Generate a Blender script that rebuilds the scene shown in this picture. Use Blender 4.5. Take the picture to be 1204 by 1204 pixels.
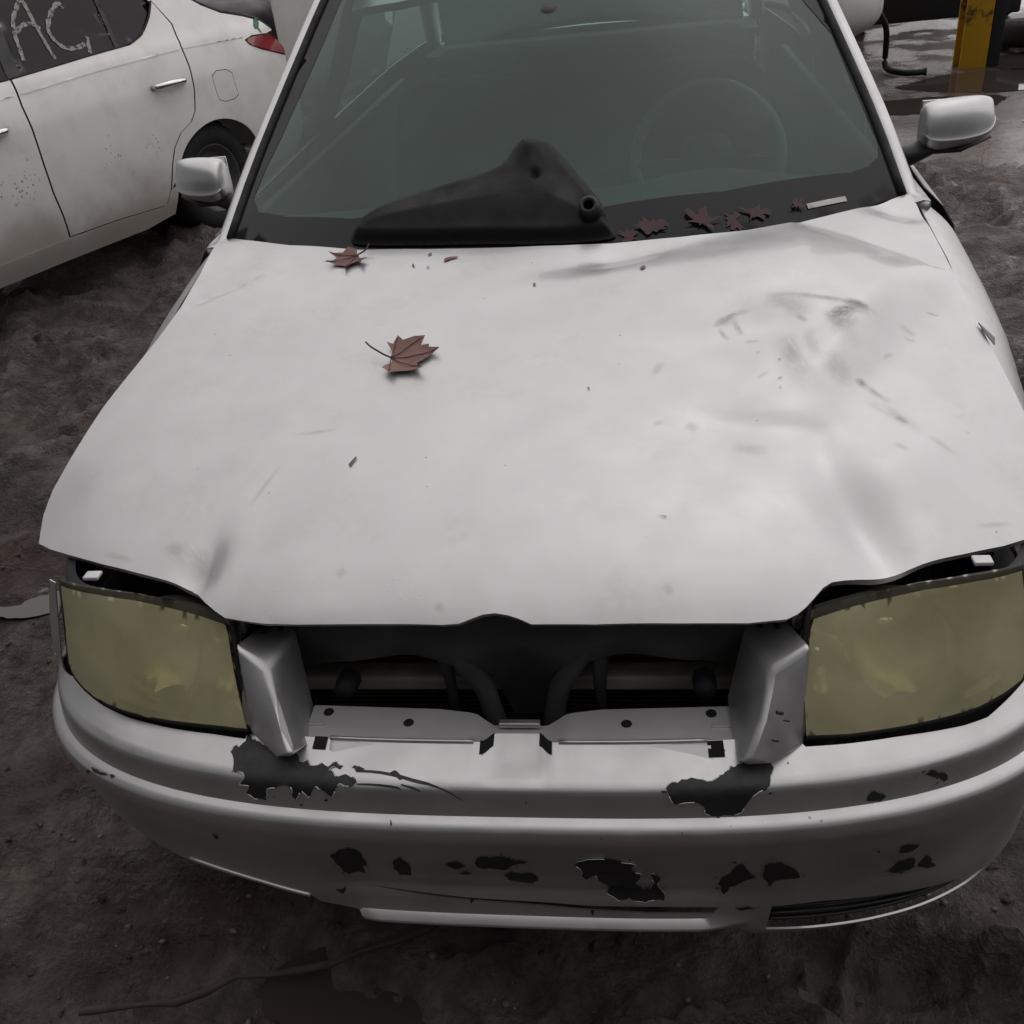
import bpy, bmesh, math, random
import numpy as np
from mathutils import Vector, Matrix
from mathutils.geometry import delaunay_2d_cdt
random.seed(7); RNG = np.random.default_rng(7)
for _o in list(bpy.data.objects): bpy.data.objects.remove(_o)
SC = bpy.context.scene; COL = SC.collection; rad = math.radians
# ---------------------------------------------------------------- camera
cam = bpy.data.cameras.new('camera'); camo = bpy.data.objects.new('camera', cam); COL.objects.link(camo); SC.camera = camo
cam.sensor_width = 36; cam.lens = 36 * 1151.7 / 1204; cam.clip_start = .05; cam.clip_end = 500
_y, _p, _r = rad(-9.575), rad(32.75), rad(-6.66)
_f = Vector((math.sin(_y) * math.cos(_p), math.cos(_y) * math.cos(_p), -math.sin(_p))); _rt = Vector((math.cos(_y), -math.sin(_y), 0)); _up = _rt.cross(_f)
_R = _rt * math.cos(_r) + _up * math.sin(_r); _U = _up * math.cos(_r) - _rt * math.sin(_r)
camo.matrix_world = Matrix(((_R.x, _U.x, -_f.x, .196), (_R.y, _U.y, -_f.y, -.844), (_R.z, _U.z, -_f.z, 1.556), (0, 0, 0, 1)))
# ---------------------------------------------------------------- sky, sun, exposure (overcast)
SUN_EL, SUN_AZ = 60, 30
W = bpy.data.worlds.new('World'); SC.world = W; W.use_nodes = True
nt = W.node_tree; bg = nt.nodes['Background']
sky = nt.nodes.new('ShaderNodeTexSky'); sky.sky_type = 'NISHITA'; sky.sun_disc = False
sky.sun_elevation = rad(SUN_EL); sky.sun_rotation = rad(SUN_AZ); sky.air_density = .6; sky.dust_density = 1.5; sky.ozone_density = 1.0
hs = nt.nodes.new('ShaderNodeHueSaturation'); hs.inputs['Saturation'].default_value = .06
nt.links.new(sky.outputs[0], hs.inputs['Color']); nt.links.new(hs.outputs[0], bg.inputs[0]); bg.inputs[1].default_value = .05
sun = bpy.data.lights.new('sun', 'SUN'); sun.energy = 1.5; sun.angle = rad(126); sun.color = (1, .94, .935)
suno = bpy.data.objects.new('sun', sun); COL.objects.link(suno)
suno.location = (0, 0, 20); suno.rotation_euler = Vector((-math.sin(rad(SUN_AZ)) * math.cos(rad(SUN_EL)), -math.cos(rad(SUN_AZ)) * math.cos(rad(SUN_EL)), -math.sin(rad(SUN_EL)))).to_track_quat('-Z', 'Y').to_euler()
SC.view_settings.view_transform = 'Standard'; SC.view_settings.look = 'None'; SC.view_settings.gamma = 1
SC.view_settings.use_curve_mapping = False; SC.view_settings.exposure = 0.45
SC.cycles.max_bounces = 5; SC.cycles.transparent_max_bounces = 8; SC.cycles.caustics_reflective = False; SC.cycles.caustics_refractive = False
# ---------------------------------------------------------------- car surfaces (metres; car nose at y=0, tail towards +y)
def _spl(xs, ys):
    xs = np.asarray(xs, float); ys = np.asarray(ys, float)
    d = np.diff(ys) / np.diff(xs); m = np.zeros_like(ys)
    m[0], m[-1] = d[0], d[-1]
    for i in range(1, len(ys) - 1):                      # monotone cubic (Fritsch-Carlson)
        m[i] = 0 if d[i - 1] * d[i] <= 0 else 2 * d[i - 1] * d[i] / (d[i - 1] + d[i])
    def f(x):
        x = np.clip(np.asarray(x, float), xs[0], xs[-1]); i = np.clip(np.searchsorted(xs, x) - 1, 0, len(xs) - 2)
        h = xs[i + 1] - xs[i]; t = (x - xs[i]) / h
        return ((2*t**3 - 3*t**2 + 1) * ys[i] + (t**3 - 2*t**2 + t) * h * m[i] + (-2*t**3 + 3*t**2) * ys[i + 1] + (t**3 - t**2) * h * m[i + 1])
    return f
# plan curve of the nose: superellipse, by arc length s (s=0 on the centre line, + to the car's left = picture right)
_t = np.linspace(0, math.pi / 2, 4000); _k = 2 / 3.0
_cx = .83 * np.sin(_t) ** _k; _cy = .50 * (1 - np.cos(_t) ** _k)
_cs = np.concatenate([[0], np.cumsum(np.hypot(np.diff(_cx), np.diff(_cy)))])
SMAX = float(_cs[-1])
def plan(s):
    a = np.abs(s); sg = np.where(np.asarray(s) < 0, -1., 1.); e = .004
    x = np.interp(a, _cs, _cx); y = np.interp(a, _cs, _cy)
    b = np.minimum(a, SMAX)
    x1, y1 = np.interp(np.minimum(b + e, SMAX), _cs, _cx), np.interp(np.minimum(b + e, SMAX), _cs, _cy)
    x0, y0 = np.interp(np.maximum(b - e, 0), _cs, _cx), np.interp(np.maximum(b - e, 0), _cs, _cy)
    x0 = np.where(a < e, -x1, x0); x0 = np.where(a < e, x1 - 2 * e, x0); y0 = np.where(a < e, y1, y0)
    tx, ty = x1 - x0, y1 - y0; l = np.hypot(tx, ty); tx, ty = tx / l, ty / l
    over = np.maximum(a - SMAX, 0)                      # straight back beyond the curve
    return sg * x, y + over, sg * ty, -tx               # point, outward normal
def sstep(a, b, x):
    t = np.clip((np.asarray(x, float) - a) / (b - a), 0, 1); return t * t * (3 - 2 * t)
_zt = [.425, .455, .475, .490, .497, .501, .503, .506, .512, .525, .540, .548, .555, .575, .60, .66]
_dt = [.008, .003, .000, .002, .007, .014, .020, .021, .022, .024, .027, .033, .047, .096, .150, .26]
_bump_slot = _spl([.20, .225, .248, .262, .268, .272, .276, .282, .315, .325, .335, .342, .37, .405] + _zt, [.10, .070, .034, .018, .013, .011, .013, .024, .030, .034, .036, .034, .022, .012] + _dt)
_bump_flat = _spl([.20, .225, .245, .28, .33, .37, .405] + _zt, [.05, .034, .027, .025, .024, .019, .012] + _dt)
_bump_side = _spl([.20, .225, .245, .28, .33, .37, .405] + _zt, [.06, .042, .034, .030, .026, .020, .013] + _dt[:10] + [.027, .031, .038, .058, .072, .10])
def bumper(s, z):
    x, y, nx, ny = plan(s); a = np.abs(s)
    d = _bump_flat(z); w = 1 - sstep(.235, .325, np.abs(np.asarray(s) - .015)); d = d * (1 - w) + _bump_slot(z) * w
    d = d + .016 * (1 - sstep(.030, .048, np.abs(np.asarray(s) - .008))) * sstep(.549, .560, z)
    w = sstep(.55, .88, a); d = d * (1 - w) + _bump_side(z) * w
    return x - nx * d, y - ny * d, np.asarray(z, float) + 0 * x
def lamp(s, z, off=0.):
    x, y, nx, ny = plan(s); z = np.asarray(z, float)
    d = .078 + (z - .575) * .40 + .9 * (z - .575) ** 2
    w = sstep(.42, .88, np.abs(s)); d = d * (1 - w) + (.036 + (z - .575) * .22) * w + off
    return x - nx * d, y - ny * d, z + 0 * x
_hb = _spl([-.05, .09, .105, .13, .165, .22, .35, .55, .80, 1.05, 1.25, 1.6], [.55, .690, .715, .742, .766, .790, .828, .872, .922, .962, .985, 1.02])
def hood0(x, y):
    x = np.asarray(x, float); y = np.asarray(y, float)
    a = np.abs(x); c = np.interp(y, [.1, .4, 1.25], [.085, .075, .045])
    yy = y - .055 * (a / .75) ** 2.2 * np.clip((.6 - y) / .5, 0, 1)
    return _hb(yy) - c * (a / .75) ** 2.4
def _g(x, y, cx, cy, sx, sy, ang=0.):
    c, s = math.cos(ang), math.sin(ang); u = (x - cx) * c + (y - cy) * s; v = -(x - cx) * s + (y - cy) * c
    return np.exp(-(u / sx) ** 2 - (v / sy) ** 2)
def wind(x, y):
    return .955 + .63 * (np.asarray(y, float) - 1.05 - .20 * (np.abs(x) / .7) ** 2)
# white sedan: near side surface by (u, z); u runs along the car towards its tail
S_O = np.array([-2.771, 3.262]); S_D = np.array([.3811, .92453]); S_N = np.array([.92453, -.3811])
_so = _spl([.12, .2, .3, .45, .6, .8, .88, .93, .97, 1.0, 1.03, 1.2, 1.38, 1.46], [-.03, 0, .03, .045, .05, .042, .03, .018, .006, -.008, -.028, -.115, -.22, -.33])
def sedan(u, z, off=0.):
    u = np.asarray(u, float); z = np.asarray(z, float)
    o = _so(z) - .10 * (np.maximum(u - 1.75, 0) / .6) ** 2.2 - .12 * (np.maximum(-1.2 - u, 0) / 1.0) ** 2.2 + off
    return S_O[0] + S_D[0] * u + S_N[0] * o, S_O[1] + S_D[1] * u + S_N[1] * o, z + 0 * u
def _ztop(a):
    x, y, _, _ = plan(np.abs(a)); return np.minimum(hood0(np.minimum(x, np.interp(y, [.6, 1.0], [.78, .75])), y) - np.interp(y, [.6, 1.0], [.016, .010]), .95)
def fender(s, z):
    x, y, nx, ny = plan(s); z = np.asarray(z, float); a = np.abs(s)
    zz = np.clip((_ztop(a) - z) / .15, 0, 1)
    t = np.interp(a, [.8, 1.1, 1.9], [.08, .10, .118]) * (1 - zz) ** 2.0 - np.interp(y, [.2, .35, .6, .9, 1.6], [-.05, -.03, .005, .028, .036]) + .05 * (np.maximum(.36 - z, 0) / .16) ** 2
    w = sstep(.80, 1.15, a); d = (.036 + (z - .575) * .22 + .35 * np.maximum(z - .63, 0) * sstep(.775, .83, a)) * (1 - w) + t * w
    return x - nx * d, y - ny * d, z + 0 * x
def body(y, z, sg=1.):
    """door skin of the silver car: below the belt and, leaning in, the glass above it"""
    y = np.asarray(y, float); z = np.asarray(z, float)
    w = np.interp(y, [1.2, 1.6, 2.6, 3.4, 4.0, 4.3], [.858, .866, .868, .855, .815, .76])
    b = np.interp(y, [1.2, 2.0, 3.2, 4.3], [.935, .955, .985, .99])
    zz = np.clip((b - z) / .15, 0, 1)
    t = .085 * (1 - zz) ** 2.2 + .05 * (np.maximum(.36 - z, 0) / .16) ** 2 + .46 * np.maximum(z - b, 0) + .25 * np.maximum(z - 1.25, 0) ** 1.5
    return sg * (w - t), y, z + 0 * y
def hood(x, y):
    x = np.asarray(x, float); y = np.asarray(y, float); z = hood0(x, y)
    def line(ax, ay, bx, by):
        L = math.hypot(bx - ax, by - ay); tx, ty = (bx - ax) / L, (by - ay) / L
        return (x - ax) * tx + (y - ay) * ty, (x - ax) * ty - (y - ay) * tx, L
    t, d1, L = line(.465, 1.105, .745, .925); t2, d2, _ = line(.08, .895, .465, 1.105)   # buckled facet behind the left wing: sharp on one side, soft on the other
    d2 = np.maximum(d2, 0); d2 = d2 * d2 / (d2 + .035); dp = np.minimum(np.maximum(d1, 0), d2 * 1.1)
    dp = .26 * dp / (1 + (dp / .20) ** 3) ** (1 / 3) * (1 - sstep(.15, .62, np.maximum(d1, 0))) * (1 - sstep(L * .80, L * 1.08, t))
    z = z + dp * 1.1
    t, d, L = line(.30, .50, .47, .478)                 # short kink in the middle of that side
    dp = np.maximum(d, 0); win = sstep(-.08, .04, t) * (1 - sstep(L - .03, L + .02, t))
    z = z - .55 * dp * np.exp(-dp / .030) * win
    dp = np.maximum(-d, 0); z = z + .12 * dp * np.exp(-dp / .05) * win
    t, d, L = line(-.727, .952, -.50, 1.038)            # pressed line at the other rear corner
    z = z - .0045 * np.exp(-(d / .007) ** 2) * sstep(-.01, .03, t) * (1 - sstep(L - .06, L + .03, t))
    for sg in (-1, 1):                                  # soft pressed ridges running back from the lamp cut-outs
        t, d, L = line(sg * .43, .21, sg * .36, .95)
        z = z + .0025 * np.exp(-(d / .05) ** 2) * sstep(-.02, .10, t) * (1 - sstep(.25, .62, t))
    z = z - .013 * _g(x, y, -.445, .245, .024, .045, -.2) - .026 * _g(x, y, .475, .30, .045, .10, .3)
    z = z - .012 * _g(x, y, .69, 1.16, .05, .035, -.5) + .006 * _g(x, y, .60, .63, .12, .10)
    z = z - .014 * _g(x, y, .36, .68, .12, .06, .2) + .008 * _g(x, y, .10, .86, .18, .05, .1) - .011 * _g(x, y, .14, .955, .09, .03, .25) + .010 * _g(x, y, .54, .40, .10, .05, .6)
    z = z + .0016 * np.sin(9 * x + 5 * y + 1) + .0012 * np.sin(-7 * x + 13 * y) + .0006 * np.sin(23 * x - 17 * y)
    return z
D = {'PL': {'b1': (-0.3752, 0.205, 0.6824),
        'b2': (-0.3167, 0.21, 0.6856),
        'bl': (-0.3742, 0.098, 0.5782),
        'ib': (-0.3004, 0.17, 0.5541),
        'ib2': (-0.2836, 0.085, 0.5623),
        'r2': (-0.3261, 0.105, 0.6359),
        'r3': (-0.3132, 0.078, 0.6076),
        'r4': (-0.2939, 0.048, 0.5884),
        'rt': (-0.3406, 0.135, 0.6669),
        'tip': (-0.3218, 0.046, 0.5752),
        'tl': (-0.3824, 0.145, 0.7022),
        'tr': (-0.3141, 0.195, 0.6775)},
 'PR': {'b1': (0.3743, 0.205, 0.6919),
        'b2': (0.3206, 0.21, 0.6811),
        'bl': (0.3907, 0.098, 0.5601),
        'ib': (0.2938, 0.17, 0.5681),
        'ib2': (0.2981, 0.058, 0.5686),
        'r2': (0.3399, 0.115, 0.643),
        'r3': (0.3311, 0.085, 0.6226),
        'r4': (0.3075, 0.048, 0.5844),
        'rt': (0.3456, 0.135, 0.6615),
        'tip': (0.3425, 0.046, 0.5762),
        'tl': (0.3973, 0.145, 0.696),
        'tr': (0.3161, 0.195, 0.6713)},
 'bump_low': [(-0.537, 0.325), (-0.4215, 0.314), (-0.3285, 0.3), (-0.315, 0.287), (-0.258, 0.283)],
 'bump_up_L': [(-0.87, 0.611), (-0.912, 0.549), (-0.804, 0.57), (-0.744, 0.568), (-0.6855, 0.566), (-0.6195, 0.565), (-0.543, 0.566), (-0.45, 0.568), (-0.3975, 0.568)],
 'bump_up_R': [(0.402, 0.566), (0.456, 0.565), (0.5325, 0.564), (0.6, 0.562), (0.6375, 0.561), (0.6795, 0.561), (0.7305, 0.566), (0.78, 0.571)],
 'chips': [[(-0.411, 0.56), (-0.4095, 0.563), (-0.393, 0.567), (-0.3945, 0.57), (-0.3825, 0.568), (-0.369, 0.567), (-0.3435, 0.564), (-0.3285, 0.563), (-0.315, 0.563), (-0.3, 0.559), (-0.276, 0.557), (-0.255, 0.557),
            (-0.234, 0.558), (-0.237, 0.556), (-0.2535, 0.555), (-0.231, 0.553), (-0.2145, 0.552), (-0.21, 0.549), (-0.2205, 0.545), (-0.234, 0.547), (-0.24, 0.542), (-0.2475, 0.528), (-0.2565, 0.537), (-0.267, 0.543),
            (-0.2745, 0.536), (-0.282, 0.525), (-0.2895, 0.535), (-0.294, 0.532), (-0.3015, 0.518), (-0.306, 0.526), (-0.306, 0.54), (-0.3195, 0.541), (-0.342, 0.534), (-0.348, 0.513), (-0.3645, 0.513), (-0.3765, 0.52),
            (-0.3705, 0.535), (-0.3855, 0.536), (-0.3765, 0.545), (-0.381, 0.549), (-0.3975, 0.55)],
           [(0.2085, 0.548), (0.2235, 0.551), (0.249, 0.553), (0.276, 0.553), (0.285, 0.555), (0.2955, 0.559), (0.309, 0.56), (0.3135, 0.561), (0.3345, 0.56), (0.3525, 0.557), (0.3465, 0.553), (0.3375, 0.542),
            (0.321, 0.536), (0.312, 0.523), (0.306, 0.511), (0.285, 0.508), (0.258, 0.511), (0.2565, 0.523), (0.2445, 0.53), (0.2295, 0.529), (0.219, 0.527), (0.2115, 0.54)],
           [(-0.267, 0.423), (-0.252, 0.438), (-0.2325, 0.449), (-0.2205, 0.442), (-0.2175, 0.42), (-0.2175, 0.401), (-0.225, 0.396), (-0.2235, 0.368), (-0.2355, 0.378), (-0.2535, 0.364), (-0.2595, 0.39)],
           [(-0.174, 0.42), (-0.162, 0.431), (-0.156, 0.418), (-0.153, 0.399), (-0.1575, 0.373), (-0.1755, 0.373), (-0.1785, 0.397)], [(-0.1005, 0.414), (-0.084, 0.425), (-0.0705, 0.413), (-0.0825, 0.402)],
           [(-0.0855, 0.39), (-0.0735, 0.395), (-0.0645, 0.389), (-0.075, 0.384)],
           [(-0.054, 0.43), (-0.0465, 0.44), (-0.021, 0.442), (0.0, 0.432), (0.018, 0.43), (0.003, 0.423), (-0.0165, 0.404), (-0.0465, 0.406), (-0.0555, 0.414)],
           [(-0.021, 0.386), (-0.009, 0.399), (0.003, 0.389), (0.018, 0.396), (0.027, 0.371), (0.0165, 0.353), (-0.0045, 0.361), (-0.0165, 0.37)],
           [(0.0825, 0.43), (0.1065, 0.441), (0.1395, 0.437), (0.165, 0.427), (0.156, 0.407), (0.171, 0.403), (0.171, 0.333), (0.1845, 0.343), (0.1875, 0.376), (0.183, 0.397), (0.1875, 0.405), (0.198, 0.381),
            (0.204, 0.327), (0.2025, 0.316), (0.1755, 0.313), (0.153, 0.32), (0.135, 0.317), (0.1215, 0.327), (0.111, 0.379), (0.108, 0.396), (0.0945, 0.378), (0.0885, 0.395)],
           [(0.282, 0.385), (0.291, 0.393), (0.3, 0.42), (0.309, 0.421), (0.3285, 0.384), (0.3165, 0.375), (0.3045, 0.362), (0.294, 0.351), (0.288, 0.328), (0.2835, 0.337)],
           [(0.3375, 0.395), (0.342, 0.419), (0.3585, 0.422), (0.3735, 0.405), (0.39, 0.372), (0.372, 0.372), (0.3555, 0.369), (0.3525, 0.35), (0.3465, 0.358)],
           [(0.519, 0.353), (0.5295, 0.374), (0.555, 0.374), (0.561, 0.348), (0.555, 0.343), (0.531, 0.343)], [(0.567, 0.345), (0.573, 0.371), (0.5835, 0.362), (0.5985, 0.333), (0.582, 0.333)],
           [(0.525, 0.403), (0.5265, 0.421), (0.552, 0.413), (0.546, 0.399)], [(0.552, 0.533), (0.5625, 0.538), (0.5835, 0.526), (0.5865, 0.515), (0.5805, 0.513), (0.57, 0.525)],
           [(0.471, 0.51), (0.477, 0.522), (0.4815, 0.524), (0.498, 0.512), (0.4905, 0.505)], [(-0.291, 0.329), (-0.285, 0.324), (-0.2775, 0.319), (-0.2685, 0.327), (-0.2745, 0.311), (-0.2805, 0.316)],
           [(-0.165, 0.501), (-0.162, 0.498), (-0.1635, 0.496)], [(-0.666, 0.497), (-0.6525, 0.498), (-0.6405, 0.498), (-0.6135, 0.5), (-0.618, 0.497), (-0.6345, 0.496), (-0.6465, 0.495)],
           [(-0.678, 0.488), (-0.6705, 0.492), (-0.6645, 0.492), (-0.672, 0.485)], [(-0.447, 0.442), (-0.441, 0.439), (-0.4395, 0.429), (-0.4455, 0.429)],
           [(-0.2205, 0.557), (-0.213, 0.558), (-0.201, 0.557), (-0.204, 0.556), (-0.213, 0.555)], [(-0.165, 0.555), (-0.1515, 0.555), (-0.1455, 0.552), (-0.1545, 0.553)],
           [(0.0225, 0.53), (0.0255, 0.529), (0.0225, 0.526)], [(0.096, 0.298), (0.102, 0.297), (0.099, 0.287)], [(-0.0795, 0.314), (-0.0735, 0.312), (-0.078, 0.302)],
           [(0.303, 0.304), (0.3195, 0.306), (0.3345, 0.302), (0.3105, 0.297)], [(0.489, 0.422), (0.4935, 0.421), (0.4935, 0.413)]],
 'cowl': [(-0.4058, 1.1048), (-0.4053, 1.1296), (-0.3965, 1.1511), (-0.3796, 1.1679), (-0.3337, 1.1819), (-0.216, 1.1931), (-0.0946, 1.2114), (-0.0744, 1.236), (-0.0578, 1.266), (-0.0329, 1.2706), (0.0029, 1.2632),
          (0.0316, 1.2373), (0.0669, 1.1855), (0.108, 1.1323), (0.128, 1.0956), (0.1442, 1.0597), (0.1408, 1.0442), (0.0683, 1.0374), (0.0034, 1.0375), (-0.0659, 1.0433), (-0.2395, 1.065)],
 'fog': [(0.3495, 0.243), (0.357, 0.298), (0.429, 0.301), (0.543, 0.288), (0.633, 0.271), (0.7305, 0.244), (0.6555, 0.238), (0.6015, 0.234), (0.5175, 0.19), (0.4155, 0.224)],
 'frag': [[(-0.1875, 0.9764), (-0.1856, 0.9885), (-0.1733, 0.9922), (-0.1605, 0.9914), (-0.1616, 0.9864), (-0.1721, 0.9831), (-0.1787, 0.9783), (-0.1836, 0.9749)],
          [(-0.2242, 1.0087), (-0.2172, 1.0158), (-0.2155, 1.0094), (-0.221, 1.0046)], [(-0.2478, 0.9637), (-0.2478, 0.9767), (-0.242, 0.9639)], [(-0.2197, 0.9568), (-0.2129, 0.9594), (-0.2131, 0.9535)],
          [(-0.0055, 0.8586), (-0.0025, 0.8639), (0.0011, 0.86), (-0.0018, 0.8536)], [(0.1872, 0.8712), (0.1949, 0.8831), (0.1993, 0.8733), (0.1917, 0.8649)], [(0.1017, 0.5563), (0.1056, 0.5582), (0.1058, 0.552)],
          [(-0.2552, 0.3999), (-0.2465, 0.417), (-0.2445, 0.4135), (-0.2517, 0.3958)], [(0.2042, 0.2868), (0.2179, 0.284), (0.2168, 0.2825)]],
 'frit_in': [(-0.6522, 1.2753), (-0.6731, 1.3154), (-0.6548, 1.3812), (-0.6236, 1.4536), (-0.5518, 1.6699), (-0.5202, 1.7961), (0.1027, 1.7615), (0.5848, 1.6875), (0.6117, 1.5928), (0.6509, 1.4643), (0.6844, 1.3426),
             (0.68, 1.3113), (0.6531, 1.2797), (0.6156, 1.2556), (0.3544, 1.1619), (0.103, 1.1119), (-0.0669, 1.1061), (-0.4147, 1.1719), (-0.5674, 1.2285)],
 'hood': [(-0.7749, 0.3509), (-0.7424, 0.3303), (-0.7021, 0.3108), (-0.6263, 0.2758), (-0.5575, 0.2476), (-0.5013, 0.2268), (-0.4564, 0.2093), (-0.4434, 0.2004), (-0.4289, 0.1862), (-0.41, 0.172), (-0.392, 0.1612),
          (-0.364, 0.1547), (-0.3313, 0.1486), (-0.2809, 0.1437), (-0.1602, 0.1359), (-0.0787, 0.1316), (-0.056, 0.1325), (-0.038, 0.1379), (-0.0246, 0.1418), (-0.0088, 0.1433), (0.0082, 0.1411), (0.0228, 0.1374),
          (0.0396, 0.1315), (0.1222, 0.132), (0.2303, 0.1375), (0.3159, 0.1435), (0.3642, 0.1509), (0.3785, 0.1574), (0.39, 0.1661), (0.4019, 0.178), (0.4141, 0.1914), (0.4259, 0.1997), (0.4505, 0.2074),
          (0.5189, 0.2303), (0.6015, 0.2611), (0.6628, 0.2865), (0.735, 0.325), (0.765, 0.36), (0.768, 0.45), (0.762, 0.57), (0.752, 0.76), (0.742, 0.95), (0.738, 1.12), (0.735, 1.235), (0.7258, 1.2372),
          (0.6752, 1.2004), (0.6008, 1.1514), (0.4948, 1.0897), (0.3947, 1.0501), (0.2655, 1.0208), (0.1369, 1.0064), (0.0393, 1.0074), (-0.0604, 1.0143), (-0.2334, 1.0369), (-0.3818, 1.0717), (-0.5485, 1.1406),
          (-0.6671, 1.2063), (-0.7516, 1.2609), (-0.7358, 1.0885), (-0.7367, 0.962), (-0.7477, 0.8602), (-0.7621, 0.7743), (-0.7852, 0.664), (-0.8003, 0.5373), (-0.8045, 0.4712), (-0.7965, 0.4145)],
 'hood_nfront': 36,
 'lampL': [(-0.387, 0.58), (-0.5265, 0.579), (-0.609, 0.581), (-0.6555, 0.585), (-0.708, 0.595), (-0.7365, 0.606), (-0.756, 0.625), (-0.759, 0.682)],
 'lampR': [(0.402, 0.574), (0.4665, 0.572), (0.528, 0.574), (0.603, 0.578), (0.6585, 0.582), (0.7035, 0.59), (0.744, 0.599)],
 'leafA': [(-0.234, 0.6578), (-0.231, 0.6684), (-0.2464, 0.6941), (-0.2353, 0.6928), (-0.2294, 0.7098), (-0.2184, 0.6992), (-0.1998, 0.7056), (-0.1805, 0.7075), (-0.1853, 0.6858), (-0.1708, 0.6862), (-0.1704, 0.6791),
           (-0.1484, 0.6644), (-0.163, 0.655), (-0.1753, 0.6414), (-0.1838, 0.6347), (-0.1802, 0.622), (-0.1679, 0.6087), (-0.1909, 0.6099), (-0.2164, 0.6116), (-0.2258, 0.6021), (-0.2341, 0.6138), (-0.2418, 0.6206),
           (-0.2373, 0.6314), (-0.2303, 0.6404), (-0.2269, 0.6449), (-0.234, 0.654)],
 'leafAm': [(-0.233, 0.6556), (-0.208, 0.6563), (-0.1828, 0.6595), (-0.1511, 0.6647)],
 'leafAs': [(-0.2321, 0.6557), (-0.242, 0.6571), (-0.2507, 0.6599), (-0.2689, 0.6705), (-0.2791, 0.6802)],
 'leafB': [(-0.4378, 1.0105), (-0.4198, 1.0243), (-0.4166, 1.0354), (-0.4374, 1.0491), (-0.4258, 1.0496), (-0.4067, 1.0519), (-0.3979, 1.0643), (-0.3764, 1.0555), (-0.3739, 1.0352), (-0.369, 1.0304), (-0.3643, 1.0175),
           (-0.3433, 1.0084), (-0.3517, 1.0029), (-0.3526, 0.9837), (-0.3641, 0.9988), (-0.3776, 0.991), (-0.3878, 0.972), (-0.3897, 0.994), (-0.4088, 1.0024), (-0.4242, 1.0104)],
 'leafBs': [(-0.372, 1.032), (-0.3644, 1.0361), (-0.3562, 1.0426), (-0.3521, 1.0505), (-0.3502, 1.0545)],
 'scratches': [[(-0.213, 0.556), (-0.186, 0.556), (-0.153, 0.554), (-0.1275, 0.551), (-0.1035, 0.549), (-0.0795, 0.543), (-0.063, 0.531)], [(-0.21, 0.548), (-0.1845, 0.548), (-0.1515, 0.546), (-0.147, 0.544)],
               [(-0.147, 0.549), (-0.1305, 0.546), (-0.12, 0.543)]],
 'se_A': [[(0.566, 1.07), (0.587, 1.135), (0.608, 1.19), (0.647, 1.24), (0.704, 1.282), (0.752, 1.315)], [(0.752, 1.315), (0.746, 1.265), (0.737, 1.202), (0.731, 1.137), (0.728, 1.05)],
          [(0.593, 1.175), (0.65, 1.2), (0.71, 1.212), (0.755, 1.185)]],
 'se_C': [[(0.941, 1.242), (0.932, 1.27), (0.878, 1.247), (0.815, 1.202), (0.779, 1.162), (0.785, 1.117), (0.815, 1.08), (0.881, 1.073), (0.935, 1.083)], [(0.971, 1.11), (0.959, 1.09), (0.932, 1.042)]],
 'se_arch': [(1.136, 0.2), (1.184, 0.378), (1.253, 0.485), (1.331, 0.545), (1.439, 0.588), (1.559, 0.598), (1.673, 0.573), (1.778, 0.512), (1.802, 0.465)],
 'se_belt': [(0.377, 1.012), (0.44, 1.012), (0.719, 1.022), (0.965, 1.032), (1.178, 1.032), (1.289, 1.065), (1.4, 1.133), (1.484, 1.198)],
 'se_bpil': [(0.527, 1.19), (0.497, 1.115), (0.446, 1.01)],
 'se_crease': [(0.329, 0.953), (0.425, 0.953), (0.848, 0.968), (1.454, 0.973), (1.997, 0.953)],
 'se_divq': [(1.136, 1.25), (1.121, 1.18), (1.106, 1.107), (1.094, 1.04)],
 'se_doorB': [(0.428, 0.297), (0.737, 0.282), (1.034, 0.255)],
 'se_doorR': [(1.544, 1.198), (1.517, 1.085), (1.478, 0.975), (1.478, 0.875), (1.46, 0.773), (1.421, 0.67), (1.373, 0.625), (1.28, 0.588), (1.211, 0.527), (1.166, 0.445), (1.124, 0.333), (1.079, 0.265), (1.034, 0.255)],
 'se_fuel': [(1.616, 0.835), (1.775, 0.82), (1.772, 0.728), (1.781, 0.667), (1.622, 0.667), (1.61, 0.745)],
 'se_gapF': [(0.455, 1.103), (0.434, 1.005), (0.416, 0.903), (0.416, 0.8), (0.407, 0.642), (0.407, 0.517), (0.422, 0.4), (0.428, 0.29)],
 'se_green': [(2.141, 1.018), (2.18, 1.02), (2.18, 0.998), (2.15, 0.975), (2.105, 0.97), (2.105, 0.99)],
 'se_green2': [(2.129, 0.973), (2.147, 0.97), (2.153, 0.948)],
 'se_handle': [(1.178, 0.833), (1.283, 0.838), (1.406, 0.828)],
 'se_handle2': [(0.254, 0.83), (0.287, 0.833)],
 'se_shoulder': [(1.781, 1.165), (1.895, 1.09), (2.096, 1.04), (2.213, 1.0), (2.285, 0.943), (2.312, 0.905)],
 'se_sill': [(0.014, 0.277), (0.428, 0.277), (0.734, 0.263), (1.067, 0.253)],
 'se_sillb': [(-0.001, 0.202), (0.416, 0.195), (0.932, 0.18), (1.133, 0.2)],
 'se_tail': [(1.967, 0.935), (2.051, 0.945), (2.213, 0.932), (2.297, 0.893), (2.366, 0.84), (2.372, 0.79), (2.273, 0.815), (2.087, 0.868), (1.991, 0.908)],
 'slot': [(-0.246, 0.327), (-0.1395, 0.318), (-0.075, 0.313), (0.036, 0.309), (0.09, 0.305), (0.177, 0.305), (0.282, 0.303), (0.2715, 0.291), (0.177, 0.292), (0.09, 0.296), (0.0345, 0.301), (-0.075, 0.308),
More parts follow.
